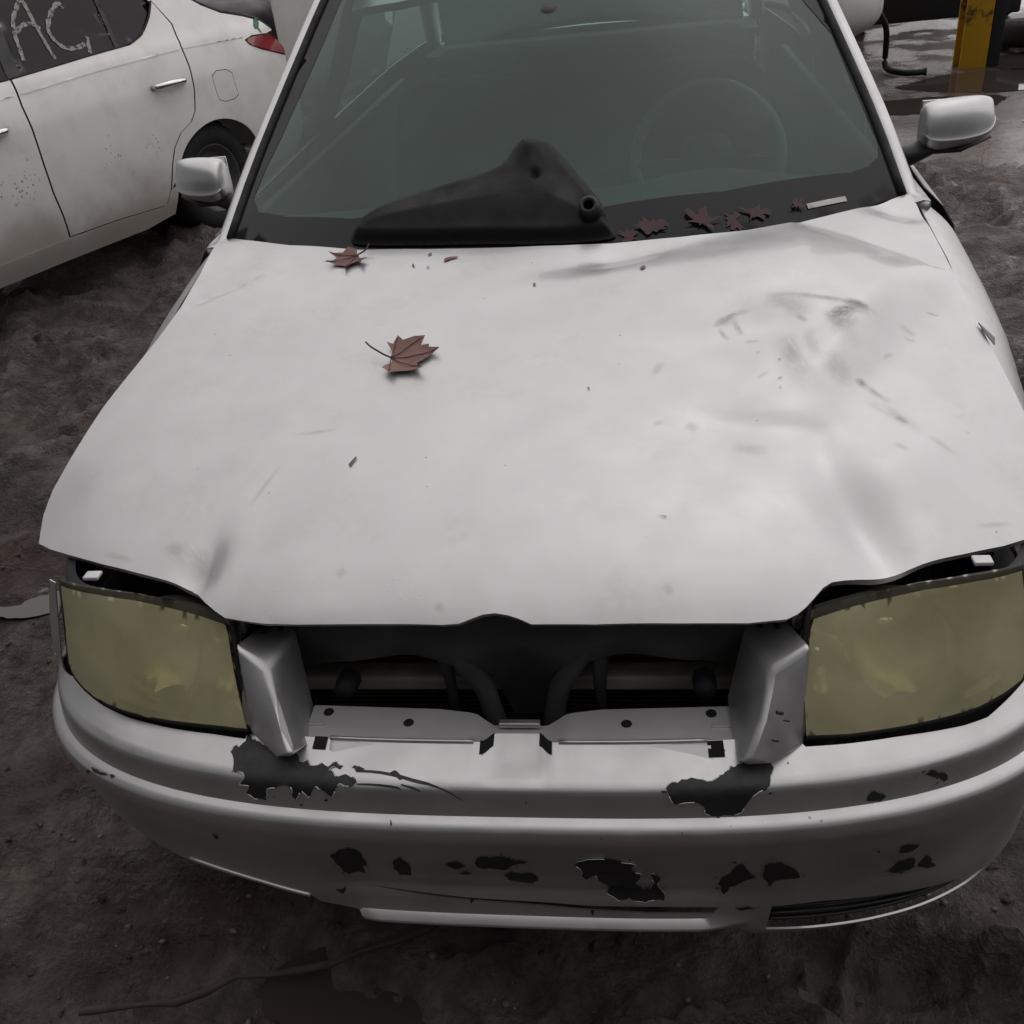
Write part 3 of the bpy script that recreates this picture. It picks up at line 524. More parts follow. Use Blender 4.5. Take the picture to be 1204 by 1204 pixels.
# ---------------------------------------------------------------- ground
def lines(*seg):
    o = []
    for a, b, st in seg: o += list(np.arange(a, b - 1e-9, st))
    return np.array(o + [seg[-1][1]])
gx = np.concatenate([[-160, -80, -40, -20, -10, -6], lines((-4.6, -2.2, .05), (-2.2, 1.5, .014), (1.5, 4.5, .04)), [6, 10, 20, 40, 80, 160]])
gy = np.concatenate([[-160, -80, -40, -20, -10, -5, -3], lines((-2, -.5, .06), (-.5, 1.5, .014), (1.5, 4.0, .024), (4.0, 9.5, .05)), [11, 14, 20, 40, 80, 160]])
GX, GY = np.meshgrid(gx, gy)
def ground_z(x, y):
    wx = x + .25 * fbm(x * 2.1, y * 2.1, 2, 91); wy = y + .25 * fbm(x * 2.3 + 9, y * 2.3, 2, 97)
    base = .10 * fbm(wx * 1.3 + 4, wy * 1.3, 3, 3) + .12 * fbm(wx * 4.2 + .6 * wy, wy * 5.5, 4, 11)
    rid = 1 - np.abs(2 * vnoise(wx * 5 + .8 * wy, wy * 9, 29) - 1); rid2 = 1 - np.abs(2 * vnoise(wx * 13 - 2 * wy, wy * 17, 31) - 1)
    m = sstep(-.06, .12, fbm(x * 1.7 + 20, y * 1.7, 3, 55))            # churned patches between smoother ones
    base = base + .080 * (rid ** 3 - .25) * (.3 + .7 * m) + .042 * (rid2 ** 3 - .25) * (.15 + .85 * m) + (.012 + .045 * m) * fbm(x * 24, y * 26, 4, 41)
    ca, sa = math.cos(.42), math.sin(.42); t = x * ca + y * sa + .15 * fbm(x * 1.5, y * 1.5, 2, 77)   # tyre ruts beside the car
    for c0 in (-1.35, -.62): base = base - .035 * np.exp(-((t - c0) / .10) ** 2) + .02 * np.exp(-((t - c0 - .17) / .06) ** 2)
    flat = sstep(4.6, 5.8, y + .5 * (x - 1.5)) * sstep(.3, 1.2, x); far = sstep(7, 10, np.hypot(x, y - 2))
    under = sstep(.15, .5, y) * (1 - sstep(3.8, 4.3, y)) * (1 - sstep(.75, .95, np.abs(x)))
    return base * (1 - .93 * flat) * (1 - .85 * far) * (1 - .6 * under) - .01 * flat - .02
GZ = ground_z(GX, GY); nx_, ny_ = len(gx), len(gy)
idx = np.arange(nx_ * ny_).reshape(ny_, nx_)
GF = np.stack([idx[:-1, :-1], idx[:-1, 1:], idx[1:, 1:], idx[1:, :-1]], -1).reshape(-1, 4)
struct(mk('ground', np.stack([GX, GY, GZ], -1).reshape(-1, 3), GF.tolist(), 'mud'))
# wet concrete apron under the yellow post
ap = smooth([(.9, 5.6), (1.5, 4.9), (2.3, 4.55), (3.4, 4.1), (6, 3.5), (9, 5), (9, 14), (2, 14), (.2, 10), (.4, 7)], 2); ap0 = ap; ap = ragged(dense(ap, .5), .12, 2)
struct(patch('concrete_apron', ap, lambda u, v: (u, v, .012 + .008 * fbm(u * 2.2, v * 2.2, 3, 9) - .06 * (1 - sstep(0, .9, edist(np.stack([u, v], -1), ap0)))), .12, 'wet_concrete', bstep=.06))
def puddle(cx, cy, rx, ry, dz, ang=0):
    P = [(cx + rx * math.cos(t) * math.cos(ang) - ry * math.sin(t) * math.sin(ang), cy + rx * math.cos(t) * math.sin(ang) + ry * math.sin(t) * math.cos(ang)) for t in np.linspace(0, 2 * math.pi, 24, endpoint=False)]
    q = np.array(P); g = np.stack(np.meshgrid(np.linspace(cx - rx, cx + rx, 30), np.linspace(cy - ry, cy + ry, 30)), -1).reshape(-1, 2)
    lvl = float(np.quantile(ground_z(g[:, 0], g[:, 1]), dz))
    return struct(patch('puddle', ragged(P, .1, 1), lambda u, v: (u, v, lvl + 0 * u), .06, 'water'))
puddle(-1.52, 1.22, .17, .12, .55, .3)
for cx, cy, rx, ry in ((2.75, 7.0, .7, .45), (3.4, 7.6, .6, .5), (2.1, 6.4, .6, .3), (2.9, 5.6, .5, .35)):
    P = ragged(smooth([(cx + rx * math.cos(t) * random.uniform(.7, 1.15), cy + ry * math.sin(t) * random.uniform(.7, 1.15)) for t in np.linspace(0, 2 * math.pi, 12, endpoint=False)], 1), .2, 2)
    struct(patch('puddle', P, lambda u, v: (u, v, .0155 + 0 * u), .1, 'water'))
# clods and small stones pressed into the mud (uncountable)
V = []; F = []
ico = bmesh.new(); bmesh.ops.create_icosphere(ico, subdivisions=2, radius=1); IV = np.array([v.co[:] for v in ico.verts]); IF = [[v.index for v in f.verts] for f in ico.faces]; ico.free()
for k in range(620):
    if k < 420: x, y = RNG.uniform(-2.4, 1.3), RNG.uniform(-.25, 1.6)
    else: x, y = RNG.uniform(-3.5, 3), RNG.uniform(1.2, 5)
    r = .003 + .011 * RNG.random() ** 4; q = IV * (1 + 1.1 * (RNG.random((len(IV), 1)) - .5)) * r * np.array([RNG.uniform(.8, 1.6), RNG.uniform(.8, 1.5), RNG.uniform(.4, .8)])
    z = float(ground_z(np.array(x), np.array(y))); b = len(V); V += (q + [x, y, z + r * .15]).tolist(); F += [[b + i for i in f] for f in IF]
struct(mk('mud_clods', V, F, 'mud'), 'stuff')
V = []; F = []
ico = bmesh.new(); bmesh.ops.create_icosphere(ico, subdivisions=1, radius=1); IV = np.array([v.co[:] for v in ico.verts]); IF = [[v.index for v in f.verts] for f in ico.faces]; ico.free()
for k in range(1500):
    x, y = (RNG.uniform(-2.4, 1.4), RNG.uniform(-.3, 1.4)) if k < 1000 else (RNG.uniform(-3.5, 3), RNG.uniform(1.2, 5))
    if fbm(np.array(x * 2.), np.array(y * 2.), 2, 63) < -.03: continue
    r = .0015 + .006 * RNG.random() ** 4; q = IV * (1 + .6 * (RNG.random((len(IV), 1)) - .5)) * r * np.array([RNG.uniform(.8, 1.5), RNG.uniform(.8, 1.5), RNG.uniform(.5, .9)])
    z = float(ground_z(np.array(x), np.array(y))); b = len(V); V += (q + [x, y, z + r * .3]).tolist(); F += [[b + i for i in f] for f in IF]
struct(mk('pebbles', V, F, 'pebble'), 'stuff')
puddle(-.25, .10, .26, .10, .38, .1)
def gz(x, y): return float(ground_z(np.array(float(x)), np.array(float(y))))
st = [(-.80, .005), (-.72, .03), (-.62, .045), (-.51, .085), (-.40, .10), (-.30, .135), (-.19, .19), (-.10, .27)]
tag(recenter(tube('stick', [(x, y, gz(x, y) * .5 + .02) for x, y in smooth(st, 1, False)], [.006 + .002 * math.sin(i * 1.7) for i in range(len(smooth(st, 1, False)))], 'wood_stick', n=8)), 'long thin muddy stick lying on the mud below the front bumper', 'stick')
for pts, lab in (([(-1.30, 1.74), (-1.12, 1.84), (-.95, 1.90)], 'short dark twig sticking out from under the silver car below the open hood edge'), ([(-1.62, 2.62), (-1.30, 2.72), (-1.05, 2.78)], 'thin dark twig on the mud between the two cars')):
    tag(recenter(tube('twig', [(x, y, gz(x, y) + .012) for x, y in pts], [.012, .014, .013], 'wood_stick', n=7)), lab, 'twig')
# ---------------------------------------------------------------- silver car
CAR = root('silver_sedan', (0, 2.1, 0), 'battered silver sedan with crumpled hood, no grille and yellowed headlights', 'car')
rows = np.unique(np.concatenate([np.arange(.2, .66, .0075), np.arange(.25, .275, .003), np.arange(.32, .346, .003), np.arange(.486, .516, .0022), np.arange(.516, .56, .004)]))
lowL = D['bump_low']; fog = [(.3495, .247), (.3555, .303), (.4275, .305), (.5415, .293), (.63, .277), (.722, .252), (.68, .240), (.60, .232), (.50, .232), (.42, .238)]
bp = [(-1.13, .62), (-.93, .634)] + D['bump_up_L'] + [(-.385, .5725), (.388, .5725)] + D['bump_up_R'] + [(.80, .605), (.86, .632), (.95, .634), (1.13, .62), (1.13, .30), (.95, .245), (.80, .232), (.70, .224), (.55, .215), (.36, .222), (.29, .243), (.275, .252), (.15, .254), (-.10, .258), (-.235, .262), (-.2535, .28)] + lowL[:4][::-1] + [(-.65, .345), (-.80, .35), (-1.13, .36)]
bump = patch('bumper_cover', bp, bumper, .012, 'silver_paint', CAR, holes=[fog, D['slot']], thick=.003, rows=rows, bstep=.006)
def on(fn, lift):
    def g(u, v):
        e = 1e-3; p = np.stack(fn(u, v), -1); a = np.stack(fn(u + e, v), -1) - p; b = np.stack(fn(u, v + e), -1) - p
        n = np.cross(a, b); n /= np.linalg.norm(n, axis=-1, keepdims=True) + 1e-15
        q = p + n * lift; return q[..., 0], q[..., 1], q[..., 2]
    return g
for c in D['chips']:
    c = ragged(c, .13, 2)
    cpt = patch('bare_plastic_patch', c, on(bumper, .0012), .004, 'bare_plastic', bump, bstep=.006)
    if len(c) > 60:
        cc = np.array(c); EX = np.stack(on(bumper, .0014)(cc[:, 0], cc[:, 1]), -1)
        for k0 in range(0, len(cc) - 6, 9): tube('paint_edge', EX[k0:k0 + random.randint(4, 7)], .0008, 'matte_silver', cpt, n=5)
V = []; F = []                                         # pin-head paint losses round the big ones
for ci in (0, 1, 2, 6, 8, 9, 10, 11, 14):
    q = np.array(D['chips'][ci]); lo_, hi_ = q.min(0), q.max(0)
    for _ in range(16):
        k = RNG.integers(len(q)); c = q[k] + RNG.normal(0, .010, 2) * [1, .6]
        if inpoly(c[None], q)[0]: continue
        r = .0006 + .0022 * RNG.random() ** 3; m = RNG.integers(5, 8); th = np.sort(RNG.uniform(0, 6.28, m)); rr = r * RNG.uniform(.5, 1.4, m)
        X = np.stack(on(bumper, .0010)(c[0] + rr * np.cos(th) * 1.5, np.clip(c[1] + rr * np.sin(th), .21, .65)), -1); b = len(V); V += X.tolist(); F.append(list(range(b, b + m)))
struct(mk('paint_flecks', V, F, 'bare_plastic', bump), 'stuff')
for sc in D['scratches']:
    P = smooth(sc, 1, False); w = .0011
    L = [(a, b + w * (1 - abs(2 * i / len(P) - 1))) for i, (a, b) in enumerate(P)] + [(a, b - w) for a, b in P[::-1]]
    patch('scratch', L, on(bumper, .0007), .008, 'bare_plastic', bump)
# rolled lower lip left over on the picture's left
lp = [(-.535, .338), (-.47, .331), (-.4155, .323), (-.37, .313), (-.330, .305)]
tube('lower_lip', [tuple(float(v) for v in bumper(np.array(a), np.array(b - .004))) for a, b in smooth(lp, 1, False)], .0036, 'silver_paint', bump, n=8)
# slatted insert in the lower opening
ins = patch('air_intake_insert', [(a, b + (.006 if b > .26 else -.004)) for a, b in fog], lambda u, v: tuple(p for p in on(bumper, -.030)(u, v)), .012, 'black_plastic', bump)
for k in range(4):
    pts = []
    for a in np.linspace(.352, .715, 22):
        lo = np.interp(a, [.35, .42, .60, .722], [.247, .240, .232, .252]); hi = np.interp(a, [.3555, .4275, .5415, .63, .722], [.303, .305, .293, .277, .252])
        b = lo + (hi - lo) * (k + .5) / 4; pts.append(tuple(float(v) for v in on(bumper, -.014)(np.array(a), np.array(b))))
    tube('slat', pts, .0042, 'black_plastic', ins, n=6, flat=.6)
# grille surround posts of the bumper
def post(P, sg, name='grille_post'):
    n = ['tl', 'rt', 'tr', 'b1', 'b2', 'ib', 'ib2', 'bl', 'r2', 'r3', 'r4', 'tip']; i = {k: j for j, k in enumerate(n)}; V = [P[k] for k in n]
    F = [['tl', 'bl', 'tip', 'r4', 'r3', 'r2', 'rt'], ['rt', 'r2', 'r3', 'r4', 'ib2', 'ib', 'tr'], ['tl', 'rt', 'tr', 'b2', 'b1'], ['tip', 'bl', 'ib', 'ib2', 'r4'], ['tl', 'b1', 'ib', 'bl'], ['b1', 'b2', 'ib'], ['b2', 'tr', 'ib']]
    F = [[i[k] for k in (f if sg < 0 else f[::-1])] for f in F]
    return mk(name, V, F, 'silver_paint', bump, bevel=.008)
PL0 = dict(tl=(-.374, .13, .715), rt=(-.33, .115, .685), tr=(-.304, .172, .698), b1=(-.364, .185, .706), b2=(-.307, .19, .706), ib=(-.296, .165, .562), ib2=(-.287, .088, .556), bl=(-.378, .092, .565), r2=(-.318, .09, .65), r3=(-.309, .07, .616), r4=(-.297, .05, .575), tip=(-.326, .046, .565))
PR0 = dict(tl=(.394, .13, .709), rt=(.343, .115, .68), tr=(.314, .172, .692), b1=(.375, .185, .706), b2=(.318, .19, .704), ib=(.293, .165, .565), ib2=(.292, .085, .556), bl=(.392, .092, .560), r2=(.338, .1, .657), r3=(.33, .075, .628), r4=(.308, .048, .575), tip=(.345, .046, .566))
for sg, P in ((-1, D['PL']), (1, D['PR'])):
    po = post(P, sg)
    for fx, fz, w in ((.35, .5, .003), (.7, .45, .003)):
        a = np.array(P['tl']) * (1 - fx) + np.array(P['tr']) * fx; b = np.array(P['b1']) * (1 - fx) + np.array(P['b2']) * fx; p = a * .45 + b * .55 + np.array([0, -.001, .0012]); q = a * .15 + b * .85 + np.array([0, -.001, .0012])
        tube('slot', [p, q], .0032, 'dark_void', po, n=6, flat=.3)
for p, r in (((.352, .0865, .640), .005), ((.347, .073, .604), .003), ((.362, .0905, .622), .0022)):
    tube('bare_plastic_patch', [(p[0] - .004, p[1] - .006, p[2]), (p[0] + .004, p[1] - .002, p[2] - .006)], r * .5, 'bare_plastic', bump, n=6)
# floor of the grille opening
def floorz(x, y):
    x = np.asarray(x); y = np.asarray(y); a = np.abs(x - .008)
    z = .566 - .010 * (1 - sstep(.035, .075, a)) + .05 * np.maximum(y - .135, 0) + .006 * sstep(.104, .098, y) * sstep(.045, .065, a) * (1 - sstep(.262, .268, a)) - .5 * np.maximum(.090 - y, 0)
    return x, y, z
fl = [(-.30, .072), (.30, .072), (.30, .165), (.12, .158), (.07, .150), (.045, .137), (-.03, .137), (-.055, .150), (-.11, .158), (-.30, .165)]
gf = patch('grille_floor', fl, floorz, .006, 'matte_silver', bump, thick=.002)
for a, b, w, h in ((-.0335, .5695, .009, .0035), (.0475, .5695, .009, .0035), (-.2755, .5695, .010, .0035), (.2795, .568, .011, .0042)):
    patch('clip_hole', [(a - w, b - h), (a + w, b - h), (a + w, b + h), (a - w, b + h)], on(bumper, .0012), .004, 'dark_void', bump)
for x0, x1 in ((-.262, -.052), (.066, .268)):
    tube('panel_lip', [tuple(np.array([float(c) for c in bumper(np.array(x), np.array(.5725))]) + [0, 0, .001]) for x in np.linspace(x0, x1, 14)], .0030, 'silver_paint', bump, n=8)
for x, y, m in ((-.152, .132, 'dark_void'), (.156, .132, 'dark_void'), (-.275, .152, 'dark_void'), (.272, .152, 'dark_void'), (.006, .110, 'rust')):
    z = float(floorz(x, y)[2]); lathe('bolt_hole', [(.0005, .0012), (.0068, .0012), (.0085, -.001)], (x, y, z), (0, 0, 1), m, gf, n=16)
box('centre_tab', (-.022, .128, .560), (.036, .139, .568), 'silver_paint', gf, bevel=.002); box('tab_bar', (-.012, .092, .5555), (.024, .097, .5600), 'silver_paint', gf, bevel=.001)
for sx in (-1, 1): box('bracket_foot', (sx * .285 - .014, .125, .565), (sx * .285 + .010, .128, .5695), 'silver_paint', gf, bevel=.001)
# radiator support, struts, bar and condenser
def arch(x): return .575 + .055 * np.exp(-((np.abs(x) - .17) / .13) ** 4)
sup = [(-.36, .735), (.36, .735)] + [(x, float(arch(x)) - (.10 if abs(x - .005) < .035 else 0)) for x in np.linspace(.36, -.36, 41)]
rs = patch('radiator_support', sup, lambda u, v: (u, .185 + .015 * (u / .3) ** 2 + .25 * np.maximum(.66 - v, 0) + .008 * np.cos(u * 40) * sstep(.70, .62, v), v), .02, 'lightened_black', CAR, thick=.012)  # black lightened to paint in the sky's light on the panel
for sx in (-1, 1):
    tube('strut', [(sx * .105 + .005, .205, .675), (sx * .085 + .005, .200, .63), (sx * .055 + .005, .196, .575), (sx * .043 + .005, .190, .52), (sx * .04 + .005, .19, .48)], [.018, .017, .016, .015, .015], 'lightened_black', rs, n=12)
    tube('strut', [(sx * .115 + .005, .22, .63), (sx * .112 + .005, .225, .56), (sx * .11 + .005, .225, .46)], [.016, .012, .012], 'lightened_black', rs, n=10, flat=.6)
    lathe('rubber_buffer', [(.001, .02), (.014, .018), (.017, 0), (.017, -.02)], (sx * .262 + .004, .20, .575), (0, -1, .2), 'black_rubber', rs, n=18)
0 and lathe('badge_holder', [(.0005, .004), (.030, .004), (.046, 0), (.050, -.006), (.050, -.02)], (.004, .150, .700), (0, -.6, .8), 'black_plastic', CAR, n=40)
box('crash_bar', (-.40, .26, .505), (.40, .30, .532), 'aluminium', CAR, bevel=.006)
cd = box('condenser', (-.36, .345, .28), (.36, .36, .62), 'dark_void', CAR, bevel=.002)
V = []; F = []
for z in np.arange(.34, .60, .0095):
    b = len(V); V += [(x, y, zz) for zz in (z, z + .004) for y in (.330, .344) for x in (-.35, .35)]; F += [[b + i for i in f] for f in ((0, 2, 3, 1), (4, 5, 7, 6), (0, 1, 5, 4), (2, 6, 7, 3), (0, 4, 6, 2), (1, 3, 7, 5))]
struct(mk('cooling_tubes', V, F, 'condenser_fin', CAR, False), 'stuff')
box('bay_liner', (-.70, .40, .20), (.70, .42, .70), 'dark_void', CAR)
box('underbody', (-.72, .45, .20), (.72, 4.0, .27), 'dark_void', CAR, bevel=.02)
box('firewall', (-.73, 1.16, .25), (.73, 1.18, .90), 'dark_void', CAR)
# hood
patch('hood', D['hood'], lambda u, v: (u, v, hood(u, v)), .013, 'hood_paint', CAR, thick=.011, bstep=.008)
HOOD = [o for o in CAR.children if o.name.startswith('hood')][0]
SMR = [(p_, w_ * 1.8, k_) for p_, w_, k_ in D['smears']]
for pts, w, k in SMR:
    P = smooth(pts, 2, False); V = []; n = len(P)
    for i, (a, b) in enumerate(P):
        t = np.array(P[min(i + 1, n - 1)]) - np.array(P[max(i - 1, 0)]); t /= np.linalg.norm(t) + 1e-9
        for j in range(5):
            q = (a - t[1] * w * (j / 2 - 1) * .8, b + t[0] * w * (j / 2 - 1) * .8); V.append((q[0], q[1], float(hood(*q)) + .0011))
    F = [(i * 5 + j, i * 5 + j + 1, i * 5 + j + 6, i * 5 + j + 5) for i in range(n - 1) for j in range(4)]
    o = mk('dirt_smear', V, F, ('dirt_film', 'thin_dirt_film', 'faint_dirt_film')[k], HOOD); uvl = o.data.uv_layers.new(name='UVMap')
    for lp_ in o.data.loops: uvl.data[lp_.index].uv = (lp_.vertex_index // 5 / (n - 1), lp_.vertex_index % 5 / 4)
tv = [(.768, .742, -.004), (.748, .772, .001), (.752, .740, .0015), (.760, .715, .0)]
mk('torn_edge', [(a, b, float(hood(a, b)) + c + .004) for a, b, c in tv], [(0, 1, 2), (0, 2, 3)], 'grey_inner', HOOD, smoothsh=False, thick=.0015)
# headlights
for sg, key in ((-1, 'lampL'), (1, 'lampR')):
    L = [(abs(a), b) for a, b in D[key]]
    if sg > 0: L = L + [(.762, .625), (.768, .68)]
    L = [(L[0][0] + .002, L[0][1] + .002)] + L[1:]
    poly = L + [(.768, .752), (.68, .749), (.60, .742), (.50, .727), (.430, .715), (.424, .705), (.405, .64)]; strip = [(sg * a, b) for a, b in ((.768, .7525), (.68, .7495), (.60, .7425), (.50, .7275), (.430, .7155), (.434, .730), (.50, .740), (.60, .751), (.68, .757), (.768, .759))]
    poly = [(sg * a, b) for a, b in poly]
    lampc = lambda u, v, o=0.: (lambda a, b, c: (a, b, np.minimum(c, hood(a, b) - .014)))(*lamp(u, v, o))
    hl = patch('headlight', poly, lamp, .011, 'yellowed_lens', CAR, bstep=.006, flip=sg < 0)
    patch('lens_top_shade', strip, lambda u, v: lamp(u, v, 0.), .011, 'lens_shade_film', hl, bstep=.008)  # dark see-through strip paints in hood shade and dark housing above the lens
    hl['label'] = 'headlight with cloudy yellowed lens ' + ('below the lifted hood corner' if sg < 0 else 'at the edge of the picture')
    pc = np.mean(poly, 0); inner = [tuple(pc + (np.array(p) - pc) * [1.035, 1.05]) for p in poly]
    def bowl(u, v, sg=sg):
        a = np.abs(u); o = .055 + .02 * sstep(.60, .52, v)
        for cx, cz, r, dp in ((.575, .655, .085, .055), (.455, .685, .034, .03), (.455, .625, .034, .035)):
            q = np.clip(1 - ((a - cx) ** 2 + (v - cz) ** 2) / r ** 2, 0, 1); o = o + dp * np.sqrt(q) * .9 - .012 * np.exp(-((np.hypot(a - cx, v - cz) - r) / .006) ** 2)
        return lamp(u, v, np.minimum(o, .14) * (1 - .93 * sstep(.675, .712, v - .11 * (a - .42))) * (1 - .75 * sstep(.70, .77, a)) * sstep(.40, .43, a) + .006)
    patch('reflector', inner, bowl, .007, 'reflector', hl, bstep=.008)
    for cx, cz, r in ((.575, .655, .022), (.455, .628, .015)):
        p = lamp(np.array(sg * cx), np.array(cz), .09); lathe('bulb_cap', [(.0005, .02), (r * .8, .016), (r, 0), (r, -.04)], [float(q) for q in p], (0, -1, .15), 'chrome', hl, n=20)
    for cx, cz, r in ((.575, .655, .086), (.455, .684, .034), (.455, .626, .034)):
        tube('bezel_ring', [tuple(float(q) for q in lamp(np.array(sg * (cx + r * math.cos(t))), np.array(cz + r * .8 * math.sin(t)), .026)) for t in np.linspace(0, 2 * math.pi, 36, endpoint=False)], .0035, 'bezel', hl, n=6, closed=True)
    tube('bezel_edge', [tuple(float(q) for q in lamp(np.array(sg * a), np.array(b), .014)) for a, b in smooth([(.712, .715), (.705, .69), (.690, .645), (.655, .618), (.60, .608), (.53, .604)], 2, False)], .004, 'bezel', hl, n=6)
    P3 = [tuple(float(c) for c in lamp(np.array(a), np.array(b), .004)) for a, b in poly[:len(L) + 1]]
    tube('lens_seal', P3, .0048, 'black_rubber', hl, n=8)
    e = [(sg * a, b) for a, b in [(.430, .735), (.419, .70), (.405, .64), (.389, .575)]]
    tube('inner_seal', [tuple(float(c) for c in lamp(np.array(a), np.array(b), .010)) for a, b in e], .0045, 'black_rubber', hl, n=8)
    tp = [tuple(float(c) for c in lamp(np.array(sg * a), np.array(.752), .012)) for a in np.linspace(.45, .76, 14)]
    p = lamp(np.array(sg * .735), np.array(.757), .035); p = [float(q) for q in p]; box('mounting_tab', (p[0] - .012, p[1] - .012, p[2] - .004), (p[0] + .012, p[1] + .006, p[2] + .002), 'matte_silver', hl, bevel=.002)
    p = lamp(np.array(sg * .418), np.array(.732), .012); p = [float(q) for q in p]; box('corner_bracket', (p[0] - .010, p[1] - .004, p[2] - .05), (p[0] + .004 , p[1] + .014, p[2] + .004), 'silver_paint', hl, bevel=.003)
    # dark filler behind lamp and below hood lip
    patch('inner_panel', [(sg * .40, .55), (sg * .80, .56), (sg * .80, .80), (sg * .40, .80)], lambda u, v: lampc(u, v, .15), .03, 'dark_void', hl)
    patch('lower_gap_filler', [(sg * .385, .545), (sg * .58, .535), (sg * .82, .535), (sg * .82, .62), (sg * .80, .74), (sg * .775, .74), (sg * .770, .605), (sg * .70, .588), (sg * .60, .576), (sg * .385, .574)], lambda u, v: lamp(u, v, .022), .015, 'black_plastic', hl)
# fenders
for sg in (-1, 1):
    ac = SMAX + .40; A = [(ac + .345 * math.cos(t), .30 + .345 * math.sin(t)) for t in np.linspace(0, math.pi, 22)]
    f = [(.816, .634), (.820, .68), (.818, .735)] + [(a, float(_ztop(np.array(a))) - .002) for a in (.86, .93, 1.0, 1.06, 1.132, 1.25, 1.40, 1.55, 1.70, 1.80, 1.90)] + [(1.905, .22), (ac + .345, .22)] + A + [(ac - .345, .28), (1.14, .28), (1.132, .615), (.93, .638), (.86, .64)]
    f = [(sg * a, b) for a, b in f]
    patch('fender_tip', [(sg * a, b) for a, b in ((.770, .618), (.771, .68), (.772, .756), (.792, .756), (.806, .70), (.812, .628))], lambda u, v: lamp(u, v, -.002), .012, 'silver_paint', CAR, thick=.002, flip=sg < 0)
    patch('inner_wing', [(sg * .765, .60), (sg * 1.05, .60), (sg * 1.05, .80), (sg * .765, .80)], lambda u, v: (lambda a, b, c: (a, b, np.minimum(c, hood(a, b) - .016)))(*lamp(u, v, .030)), .02, 'black_plastic', CAR)
    patch('fender', f, fender, .02, 'silver_paint', CAR, thick=.002, bstep=.012, flip=sg < 0)
    patch('wheel_arch_liner', [(sg * (SMAX + .02), .2), (sg * (SMAX + .02), .74), (sg * (SMAX + .78), .74), (sg * (SMAX + .78), .2)], lambda u, v: (lambda a, b, c: (a * .80, b, c))(*fender(u, np.minimum(v, .6))[:2], v), .06, 'black_plastic', CAR)
def wheel(c, ax, parent, r=.305, w=.19, spokes=5, name='wheel'):
    c = Vector(c); ax = Vector(ax).normalized()
    wl = lathe(name, [(r * .62, w * .42), (r * .72, w * .5), (r * .93, w * .46), (r, w * .30), (r, -w * .30), (r * .93, -w * .46), (r * .62, -w * .42)], c, ax, 'black_rubber', parent, n=48)
    lathe('rim', [(.001, w * .30), (r * .16, w * .32), (r * .2, w * .26), (r * .52, w * .20), (r * .58, w * .40), (r * .64, w * .42), (r * .64, -w * .3)], c, ax, 'grey_inner', wl, n=40)
    return wl
for y in (.93, 3.44):
    for sg in (-1, 1): wheel((sg * .765, y, .29), (sg, 0, 0), CAR)
# windscreen, frame, pillars
WS = [(-.7149, 1.2382), (-.6844, 1.3953), (-.6439, 1.5425), (-.5678, 1.80), (-.53, 1.905)]; WSR = [(-a, b) for a, b in WS]
topc = [(x, 1.845 + .06 * (x / .53) ** 2) for x in np.linspace(-.40, .40, 9)]
botc = [(x, 1.00 + .22 * (x / .7) ** 2) for x in np.linspace(.62, -.62, 15)]
wso = WS + topc + WSR[::-1] + botc
wsfn = lambda u, v: (u, v, wind(u, v))
ws = patch('windscreen', wso, wsfn, .03, 'windscreen_glass', CAR)
fi = [(-.6522, 1.2753), (-.6731, 1.3154), (-.6548, 1.3812), (-.6236, 1.4536), (-.5518, 1.6699), (-.515, 1.80), (-.48, 1.83), (0, 1.79), (.48, 1.83), (.515, 1.80), (.56, 1.6699), (.6177, 1.5928), (.6509, 1.4643), (.6844, 1.3426), (.68, 1.3113), (.6531, 1.2797), (.6156, 1.2556), (.3544, 1.1619), (.103, 1.1119), (-.0669, 1.1061), (-.4147, 1.1719), (-.5674, 1.2285)]
plain('frit_black', (.010, .011, .014), .15, scale=10, var=.1, Specular__IOR__Level=.22)
patch('black_border', wso, lambda u, v: (u, v, wind(u, v) + .0015), .03, 'frit_black', ws, holes=[fi])
lathe('mirror_mount', [(.0005, .002), (.018, .002), (.021, -.002)], (-.002, 1.606, float(wind(-.002, 1.606)) - .002), (0, -.53, .85), 'black_plastic', ws, n=20)
def P3w(a, b, dz=0.): return (a, b, float(wind(a, b)) + dz)
for sg in (-1, 1):
    E = smooth([(sg * abs(a), b) for a, b in WS], 1, False)
    tube('windscreen_seal', [P3w(a + sg * .002, b, .003) for a, b in E], .009, 'black_rubber', ws, n=8)
    pp = [(sg * .758, 1.215, .918)] + [tuple(np.array(P3w(a, b, -.010)) + [sg * .022, .012, -.002]) for a, b in E] + [(sg * .545, 2.02, 1.395)]
    patch('scuttle_corner', [(sg * a, b) for a, b in ((.735, 1.20), (.770, 1.22), (.795, 1.30), (.795, 1.62), (.770, 1.60), (.745, 1.40))], lambda u, v: (u, v, .938 - 1.2 * np.maximum(np.abs(u) - .765, 0) + .03 * (v - 1.25)), .02, 'silver_paint', CAR, thick=.003)
    tube('a_pillar', pp, [.016] + [.018] * (len(pp) - 1), 'silver_paint', CAR, n=14, flat=.9)
